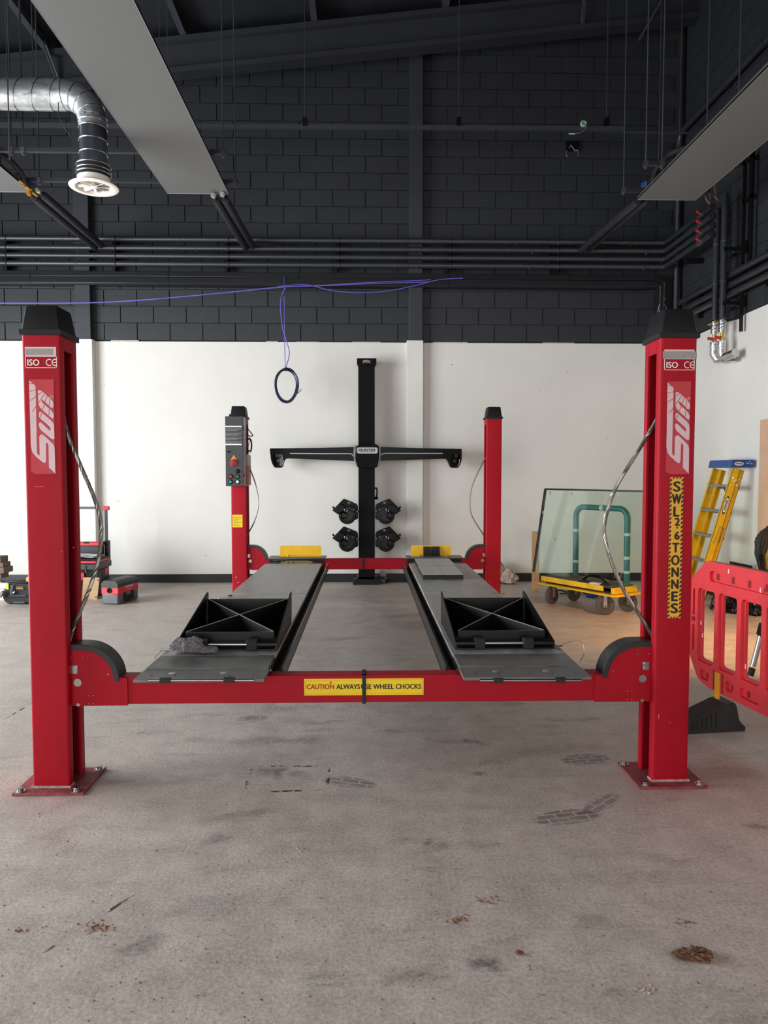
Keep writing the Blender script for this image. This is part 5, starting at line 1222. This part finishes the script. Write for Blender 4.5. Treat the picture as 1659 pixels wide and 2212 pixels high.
for s0 in (.272, .362): MB().prism(rpoly([(s0, .24), (s0+.016, .24), (s0+.016, .37), (s0, .37)], .006), lambda a, b, d: bf(a, b, d), .0255, .0265).build('moulded_groove', redd, br_)
MB().prism(rpoly([(.300, .195), (.350, .195), (.350, .365), (.300, .365)], .008), lambda a, b, d: bf(a, b, d), .027, .034).build('yellow_tab', M('orange_tab', (226, 150, 20), .5, 0, .08, 20), br_)
q = MB()
for s0, z in ((.40,1.01),(.12,.63),(.14,.55),(.585,.46),(.3,.26),(.7,.94)): q.prism(rpoly([(s0, z), (s0+.012, z), (s0+.011, z+.03), (s0+.003, z+.03)], .004), lambda a, b, d: bf(a, b, d), .0262, .0268)
q.build('scuff', M('pale_scuff', (226, 200, 196), .8), br_)
for sc_ in (.325, 1.67):
    c = BO+ex*sc_; o = MB(lambda p, c=c: c+bn*p.x+ex*p.y+Vector((0, 0, p.z)))
    o.prism(rpoly([(-.125, 0), (.27, 0), (.27, .085), (.03, .186), (-.045, .190), (-.062, .165), (-.083, .065), (-.125, .03)], [.004,.004,.02,.01,.012,.04,.05,.006]), lambda a, b, d: Vector((a, d, b)), -.07, .07)
    fo = o.build('barrier_foot', M('black_foot_rubber', (34, 31, 31), .55, 0, .25, 12, .2, 70), br_, bevel=.005)
    g = MB(lambda p, c=c: c+bn*p.x+ex*p.y+Vector((0, 0, p.z)))
    for k in range(6): g.box(.232-.031*k, .239-.031*k, .0695, .071, .03, .075+.012*k)
    g.build('foot_slot', M('deep_black', (8, 8, 8), .8), fo)

# ------------------------------------------------------------------ work lamp on a tripod (only one leg reaches the frame)
tp = thing('tripod_lamp', 'tripod work light whose silver leg shows through the red barrier at the right edge', 'work light', (3.47, 5.6, 0))
f0 = at(1621, 1459, Z=.03); p2 = at(1646, 1365, f0.y-.02); hub = f0+(p2-f0)*((1.10-f0.z)/(p2.z-f0.z))
for i, a in enumerate((161, 41, -79)):
    d0 = f0-hub; ca, sa = math.cos(math.radians(120*i)), math.sin(math.radians(120*i)); ft = Vector((hub.x+d0.x*ca-d0.y*sa, hub.y+d0.x*sa+d0.y*ca, .03))
    lg = MB().tube([hub+(ft-hub)*.06, ft+(hub-ft)*.07], .0215, 16).build('leg', alu, tp)
    MB().tube([ft+(hub-ft)*.055, ft], .025, 16).build('leg_foot', blkr, lg)
    m_ = ft+(hub-ft)*.30; MB().bar(m_, m_+(hub-ft).normalized()*.10, .066, .05).build('leg_collar', blk, lg, bevel=.006)
MB().cyl(hub-Vector((0,0,.08)), hub+Vector((0,0,.06)), .05, 16).build('hub', blk, tp)
MB().tube([hub, (hub.x, hub.y, 1.95)], .017, 12).build('pole', alu, tp)
hc = Vector((max(hub.x, 3.47), hub.y+.02, 2.06)); ldir = (Vector((3.4, 7.2, 0))-hc).normalized(); sx_ = ldir.cross(Vector((0,0,1))).normalized(); uz_ = sx_.cross(ldir)
MB().obox(hc-ldir*.04, sx_, ldir, uz_, .17, .035, .12).build('lamp_head', blk, tp, bevel=.01)
MB().obox(hc-ldir*.003, sx_, ldir, uz_, .15, .003, .10).build('lamp_lens', M('lamp_lens', (255, 190, 120), .3, emit=6), tp)
lt = bpy.data.lights.new('work_lamp_light', 'AREA'); lt.shape = 'RECTANGLE'; lt.size = .30; lt.size_y = .20; lt.energy = 24; lt.color = (1, .52, .20); lt.spread = math.radians(95)
lo = bpy.data.objects.new('work_lamp_light', lt); COL.objects.link(lo); lo.location = hc+ldir*.01; lo.rotation_euler = ldir.to_track_quat('-Z', 'Y').to_euler()

# ------------------------------------------------------------------ clutter along the right wall
tag(MB().prism([(7.1, 0), (8.30, 0), (8.30, 2.27), (7.1, 2.27)], lambda a, b, d: Vector((d+.05*(2.27-b)*.0, a, b)), 4.62, 4.638).build('plywood_sheet', M('pale_plywood', (206, 168, 140), .6, 0, .1, 4), loc=(4.63, 7.7, 0)), 'tall plywood sheet standing against the right wall at the right edge', 'board')
c = at(1652, 1190, 7.6)
o = thing('padded_harness', 'black and olive padded work vest hanging at the right edge', 'vest', (c.x+.06, 7.6, c.z-.3))
MB().blob((c.x+.10, 7.62, c.z+.0), .17, .10, .30, 14, .22, 1.6, 5, .10, False).build('vest_body', M('black_webbing', (24, 24, 25), .7, 0, .3, 12), o)
MB().blob((c.x+.095, 7.545, c.z-.06), .12, .06, .20, 17, .12, 1.6, 4, .08, False).build('vest_lining', M('olive_lining', (136, 124, 34), .8, 0, .2, 10), o)
MB().tube(curve([(c.x-.02, 7.54, c.z+.24), (c.x-.075, 7.52, c.z+.1), (c.x-.085, 7.52, c.z-.06), (c.x-.05, 7.52, c.z-.22), (c.x+.0, 7.5, c.z-.34)], 6), .016, 8).build('strap', blk, o)
q = MB(); q.bar((c.x-.088, 7.51, c.z-.03), (c.x-.085, 7.51, c.z-.11), .03, .03); q.build('buckle', blkg, o)
a, b = at(1560, 1208, 8.6), at(1631, 1236, 8.6)
tag(MB().prism(rpoly([(a.x, 0), (4.60, 0), (4.60, a.z-.05), (a.x, a.z)], .01), XZ, 8.35, 8.42).build('plastic_sheet', binm, loc=(4.5, 8.4, 0)), 'dark crumpled panel standing behind the red barrier by the right wall', 'panel')
lbs = ['black rubbish bag behind the foot of the ladder seen through the first barrier slot', 'black rubbish bag seen through the second barrier slot', 'black rubbish bag seen through the third barrier slot']
for i, (px, py, rx, rz) in enumerate(((1535, 1318, .13, .17), (1580, 1325, .13, .22), (1634, 1331, .12, .17))):
    c = at(px, py, Z=0); c = Vector((c.x, c.y+.15, 0)) if i else Vector((4.36, 9.30, 0))
    tag(MB().blob((c.x, c.y, rz*.45), rx, .16, rz, 30+i, .3, 1.8, 5, .22).build('rubbish_bag', binm, loc=c), lbs[i], 'bag', 'black bags by the right wall')

# ------------------------------------------------------------------ tool boxes and bag along the back at the left
tb = thing('rolling_toolbox', 'red and black rolling toolbox with a tall pull handle by the back wall', 'toolbox', (-3.78, 9.65, 0))
MB().box(-4.02, -3.56, 9.45, 9.9, .03, .40).build('lower_box', blk, tb, bevel=.015)
MB().box(-4.04, -3.535, 9.43, 9.93, .37, .455).build('box_lid', M('grey_black_lid', (44, 45, 47), .45), tb, bevel=.012)
MB().box(-3.60, -3.552, 9.44, 9.6, .05, .36).box(-3.566, -3.552, 9.62, 9.85, .25, .36).build('corner_guard', M('grey_black_lid', (44, 45, 47), .45), tb, bevel=.006)
MB().box(-3.552, -3.545, 9.70, 9.82, .28, .36).build('side_grip', redv, tb)
MB().box(-3.79, -3.72, 9.425, 9.452, .24, .34).build('latch', redv, tb, bevel=.006)
MB().tube([(-3.815, 9.43, .34), (-3.81, 9.42, .43), (-3.70, 9.42, .43), (-3.695, 9.43, .34)], .008, 8).build('latch_wire', steel, tb)
for x in (-3.555, -4.05): MB().cyl((x, 9.82, .10), (x+.05, 9.82, .10), .10, 24).build('wheel', blkr, tb)
q = MB()
for x in (-3.60, -4.00): q.box(x-.022, x+.012, 9.93, 9.955, .35, 1.17)
q.build('handle_post', M('dark_handle_tube', (40, 48, 58), .35, .5), tb)
MB().box(-4.03, -3.57, 9.925, 9.96, 1.155, 1.19).build('handle_bar', M('handle_bar_grey', (74, 68, 68), .45), tb)
MB().box(-3.655, -3.56, 9.92, 9.965, 1.14, 1.195).build('handle_end', redv, tb, bevel=.006)
MB().box(-3.62, -3.565, 9.90, 9.97, .40, .72).build('handle_sleeve', blk, tb)
o = thing('organiser_case', 'flat red and black organiser case lying on top of the rolling toolbox', 'toolbox', (-3.78, 9.65, .456))
MB().box(-4.02, -3.555, 9.46, 9.90, .457, .492).build('case_base', redv, o, bevel=.006)
MB().box(-4.0, -3.57, 9.47, 9.88, .492, .520).build('case_lid', blk, o, bevel=.006)
o = thing('upper_case', 'red topped case standing at the back of the toolbox under its pull handle', 'toolbox', (-3.80, 9.86, .521))
MB().box(-4.0, -3.63, 9.82, 9.92, .522, .655).build('case_body', M('case_black', (28, 34, 38), .45), o, bevel=.006)
MB().box(-4.01, -3.625, 9.815, 9.922, .655, .71).build('case_handle', redv, o, bevel=.008); MB().box(-3.87, -3.80, 9.81, 9.83, .69, .712).build('case_catch', blk, o)
q = MB()
for i in range(5):
    a = random.uniform(-.15, .15); c = Vector((-3.79+random.uniform(-.03, .04), 9.62+random.uniform(-.02, .02), .523+.004*i))
    n = 8; vs = []; fs = []
    for u in range(n+1):
        for v in range(n+1):
            x, y = (u/n-.5)*.40, (v/n-.5)*.26; p = Vector((x*math.cos(a)-y*math.sin(a), x*math.sin(a)+y*math.cos(a), .012*math.sin(9*x+i)+.01*math.cos(11*y+2*i)+.012)); vs.append(c+p)
    for u in range(n):
        for v in range(n): k = u*(n+1)+v; fs.append((k, k+1, k+n+2, k+n+1))
    q.add(vs, fs)
tag(q.build('paper_sheets', paper, loc=(-3.79, 9.62, .53)), 'loose white papers lying on top of the red organiser case', 'papers')
o = thing('plywood_piece', 'small square of plywood with screws leaning on the rolling toolbox', 'board', (-3.64, 9.38, 0))
a, b = at(177, 1259, 9.36), at(212.5, 1293, 9.36)
MB().add([(a.x, 9.41, .28), (b.x, 9.41, .275), (b.x-.01, 9.34, 0), (a.x, 9.34, 0), (a.x, 9.425, .28), (b.x, 9.425, .275), (b.x-.01, 9.355, 0), (a.x, 9.355, 0)], [(0,1,2,3),(7,6,5,4),(0,4,5,1),(1,5,6,2),(2,6,7,3),(3,7,4,0)]).build('board', wood, o)
MB().cyl((b.x-.03, 9.40, .25), (b.x-.03, 9.39, .25), .012, 10).cyl((b.x-.035, 9.348, .03), (b.x-.035, 9.335, .03), .012, 10).build('screw', steel, o)
# red and black wet vacuum
va = thing('wet_vacuum', 'low red and black box vacuum standing alone on the floor by the skirting', 'vacuum cleaner', (-3.12, 9.15, 0))
vc = at(256, 1307, Z=0); e1 = Vector((-.83, .55, 0)).normalized(); e2 = Vector((.22, .97, 0)).normalized(); e1 = Vector((-e2.y, e2.x, 0))
vf = lambda p: vc+e1*p.x+e2*p.y+Vector((0, 0, p.z))
MB(vf).box(.0, .235, 0, .47, 0, .145).build('dust_tank', M('smoky_tank', (84, 86, 88), .4, 0, .12, 8), va, bevel=.022)
MB(vf).box(-.002, .24, .0, .47, .125, .228).build('red_band', M('vacuum_red', (206, 30, 50), .4), va, bevel=.012)
MB(vf).prism(rpoly([(.0, .215), (.235, .215), (.235, .262), (.20, .302), (.03, .302), (.0, .262)], .006), lambda a, b, d: Vector((a, d, b)), -.005, .475).build('motor_lid', M('vacuum_black', (30, 31, 33), .5), va, bevel=.004)
q = MB(vf)
for k in range(3): q.box(.06+.045*k, .085+.045*k, .06, .40, .300, .306)
q.build('lid_groove', blkg, va)
q = MB(vf).lathe((.12, -.004, .18), (0, -1, 0), [(.034, 0), (.034, .004), (.026, .004), (.026, .0), (0, .0)], 20); q.build('hose_port', blkg, va)
q = MB(vf)
for y in (.12, .30): q.box(-.010, .0, y, y+.05, .03, .14)
q.box(-.008, 0, .17, .28, .02, .1); q.build('tank_rib', blk, va, bevel=.003)
q = MB(vf).box(-.0045, -.001, .16, .34, .195, .215).box(-.0045, -.001, .2, .30, .165, .172); q.build('printed_label', M('grey_white_print', (196, 180, 182), .5), va)
# tool bag
bg_ = thing('tool_bag', 'black open tool bag with a yellow tab on the floor behind the front left post', 'tool bag', (-4.45, 9.05, 0))
P_ = lambda x, y: at(x/12.29, 1150+y/12.29, 9.05)
prof = [(230,1300),(560,1330),(760,1335),(1150,1340),(1190,1600),(1130,1880),(900,1980),(450,1950),(250,1900),(120,1760),(95,1600),(190,1450)]
MB().prism(rpoly([(P_(x, y).x, max(.0, P_(x, y).z)) for x, y in prof], .05), XZ, 9.0, 9.24).build('bag_body', M('black_nylon', (18, 19, 23), .7, 0, .25, 14, .3, 70), bg_, bevel=.025)
c = P_(700, 1320); MB().tube([Vector((c.x+.36*math.cos(t)*.95, 9.12+.11*math.sin(t), c.z+.012*math.sin(2*t))) for t in [2*math.pi*k/28 for k in range(28)]], .014, 8, True).build('bag_rim', blk, bg_)
rect(MB(), P_(230, 1330), P_(305, 1485), -.075).build('yellow_tab', M('bright_tab', (246, 222, 60), .5), bg_)
MB().prism(rpoly([(P_(x, y).x, P_(x, y).z) for x, y in ((60,1690),(130,1530),(190,1515),(200,1560),(130,1700),(80,1715))], .02), XZ, 8.93, 8.97).build('side_pad', M('grey_pad', (120, 126, 128), .6), bg_)
q = MB(); 
for pts in ([(370,1375),(450,1375),(385,1700),(365,1650)],): q.prism([(P_(x, y).x, P_(x, y).z) for x, y in pts], XZ, 8.96, 8.975)
q.box(P_(400,0).x, P_(700,0).x, 8.955, 8.975, P_(0,1850).z, P_(0,1810).z).box(P_(300,0).x, P_(720,0).x, 8.96, 8.975, P_(0,1670).z, P_(0,1640).z)
q.build('pocket_strap', M('grey_black_webbing', (66, 68, 76), .7), bg_)
text('STANLEY', P_(595, 1435)+Vector((0, -.078, 0)), P_(690, 0).x-P_(505, 0).x, .022, M('gold_print', (150, 120, 40), .5), bg_, bold=.001)
rect(MB(), P_(505, 1462), P_(700, 1482), -.077).build('printed_line', M('gold_print', (150, 120, 40), .5), bg_)
MB().tube(curve([P_(x, y)+Vector((0,-.08,0)) for x, y in ((420,1580),(450,1578),(478,1545))], 5), .009, 8).build('metal_hook', alu, bg_)
tag(MB().blob(P_(690, 1290)+Vector((0, .12, -.005)), .05, .05, .05, 41, .2, 2, 3, 0, False).build('work_glove', M('yellow_pink_fabric', (226, 160, 90), .8, 0, .3, 20), loc=P_(690, 1290)+Vector((0, .12, 0))), 'yellow and pink work glove sticking out of the black tool bag', 'glove')
# timber at the left edge
q = 9.6
for i, (x1, y0, y1, lb) in enumerate(((1.5, 1203, 1216, 'topmost dark timber block at the left edge'), (7, 1216, 1226, 'dark timber block second from the top at the left edge'), (12.5, 1226, 1238, 'longest dark timber block at the left edge, third from the top'), (3, 1238, 1250, 'lowest dark timber block at the left edge'))):
    a, b = at(-60, y0, q), at(x1, y1, q)
    tag(MB().box(a.x, b.x, q-.05*(i == 2), q+.2, b.z, a.z).build('timber_block', woodd, loc=((a.x+b.x)/2, q+.1, b.z), bevel=.004), lb, 'timber', 'stacked timber blocks at the left edge')
o = thing('timber_support', 'dark trestle under the timber blocks, cut by the left edge', 'trestle', (-5.15, 9.7, 0)); zz = at(0, 1250, q).z
MB().box(-5.3, -5.08, 9.6, 9.8, 0, zz).build('trestle_leg', woodd, o)
for i, (x1, y0, y1, lb) in enumerate(((20, 1255, 1265, 'uppermost of three pale planed boards on the floor at the left edge'), (17, 1265, 1279, 'middle of three pale planed boards on the floor at the left edge'), (10, 1279, 1292, 'lowest of three pale planed boards on the floor at the left edge'))):
    a, b = at(-60, y0, 9.3), at(x1, y1, 9.3); z0 = (0, .075, .15)[2-i]
    tag(MB().box(a.x, b.x, 9.3, 9.5, z0, z0+.072).build('planed_board', M('pale_board', (214, 200, 186), .6, 0, .06, 8), loc=((a.x+b.x)/2, 9.4, z0), bevel=.003), lb, 'board', 'planed boards at the left edge')

# ------------------------------------------------------------------ soil and grit on the floor
clod = M('brown_soil', (112, 78, 58), .9, 0, .35, 30, .4, 120)
c = at(1500, 2068, Z=0)
tag(MB().blob((c.x+.015, c.y, .008), .045, .030, .018, 50, .5, 2.5, 4, .4).blob((c.x-.03, c.y+.012, .004), .035, .024, .008, 51, .5, 2.5, 4, .3).build('mud_clod', clod, loc=(c.x, c.y, 0)), 'large brown lump of dried mud on the floor at the lower right', 'mud')
c = at(1122, 2061, Z=0); tag(MB().blob((c.x, c.y, .005), .014, .008, .008, 53, .4, 2.5, 3, .2).build('mud_clod', clod, loc=(c.x, c.y, 0)), 'tiny dark brown crumb of mud on the floor below the middle', 'mud')
for px, py, n, sp, lb in ((215, 2001, 26, .035, 'scatter of orange brown crumbs on the floor at lower left'), (985, 1987, 16, .025, 'scatter of reddish brown crumbs on the floor right of the middle'), (1044, 1946, 16, .025, 'patch of reddish crumbs on the floor just above the larger crumb patch'), (40, 2011, 8, .015, 'few reddish crumbs on the floor near the left edge'), (655, 1835, 12, .02, 'pale crumbs on the floor in front of the lift'), (1480, 1993, 10, .025, 'brown crumbs on the floor above the mud lump'), (1385, 2136, 12, .022, 'pale brown crumbs near the bottom right corner'), (305, 1584, 12, .03, 'pale broken filler on the floor under the lift at left')):
    c = at(px, py, Z=0); q = MB()
    for k in range(n):
        r = random.uniform(.002, .0045); q.blob((c.x+random.gauss(0, sp), c.y+random.gauss(0, sp*.55), r*.5), r*1.3, r, r*.9, k+px, .3, 2, 1)
    o = tag(q.build('soil_crumbs', M('pale_crumb', (176, 160, 146), .9, 0, .2, 30) if 'pale' in lb else M('red_brown_crumb', (140, 92, 70), .9, 0, .3, 30), loc=(c.x, c.y, 0)), lb, 'crumbs', kind='stuff')
q = MB()
for k in range(420):
    px, py = random.uniform(0, 1659), random.uniform(1560, 2212); c = at(px, py, Z=0); r = random.uniform(.0010, .0030)
    q.blob((c.x, c.y, r*.4), r*1.3, r, r*.8, k, .3, 2, 1)
tag(q.build('grit', M('floor_grit', (112, 100, 92), .9, 0, .5, 50), loc=(0, 2.6, 0)), 'fine grit scattered over the concrete floor', 'grit', kind='stuff')
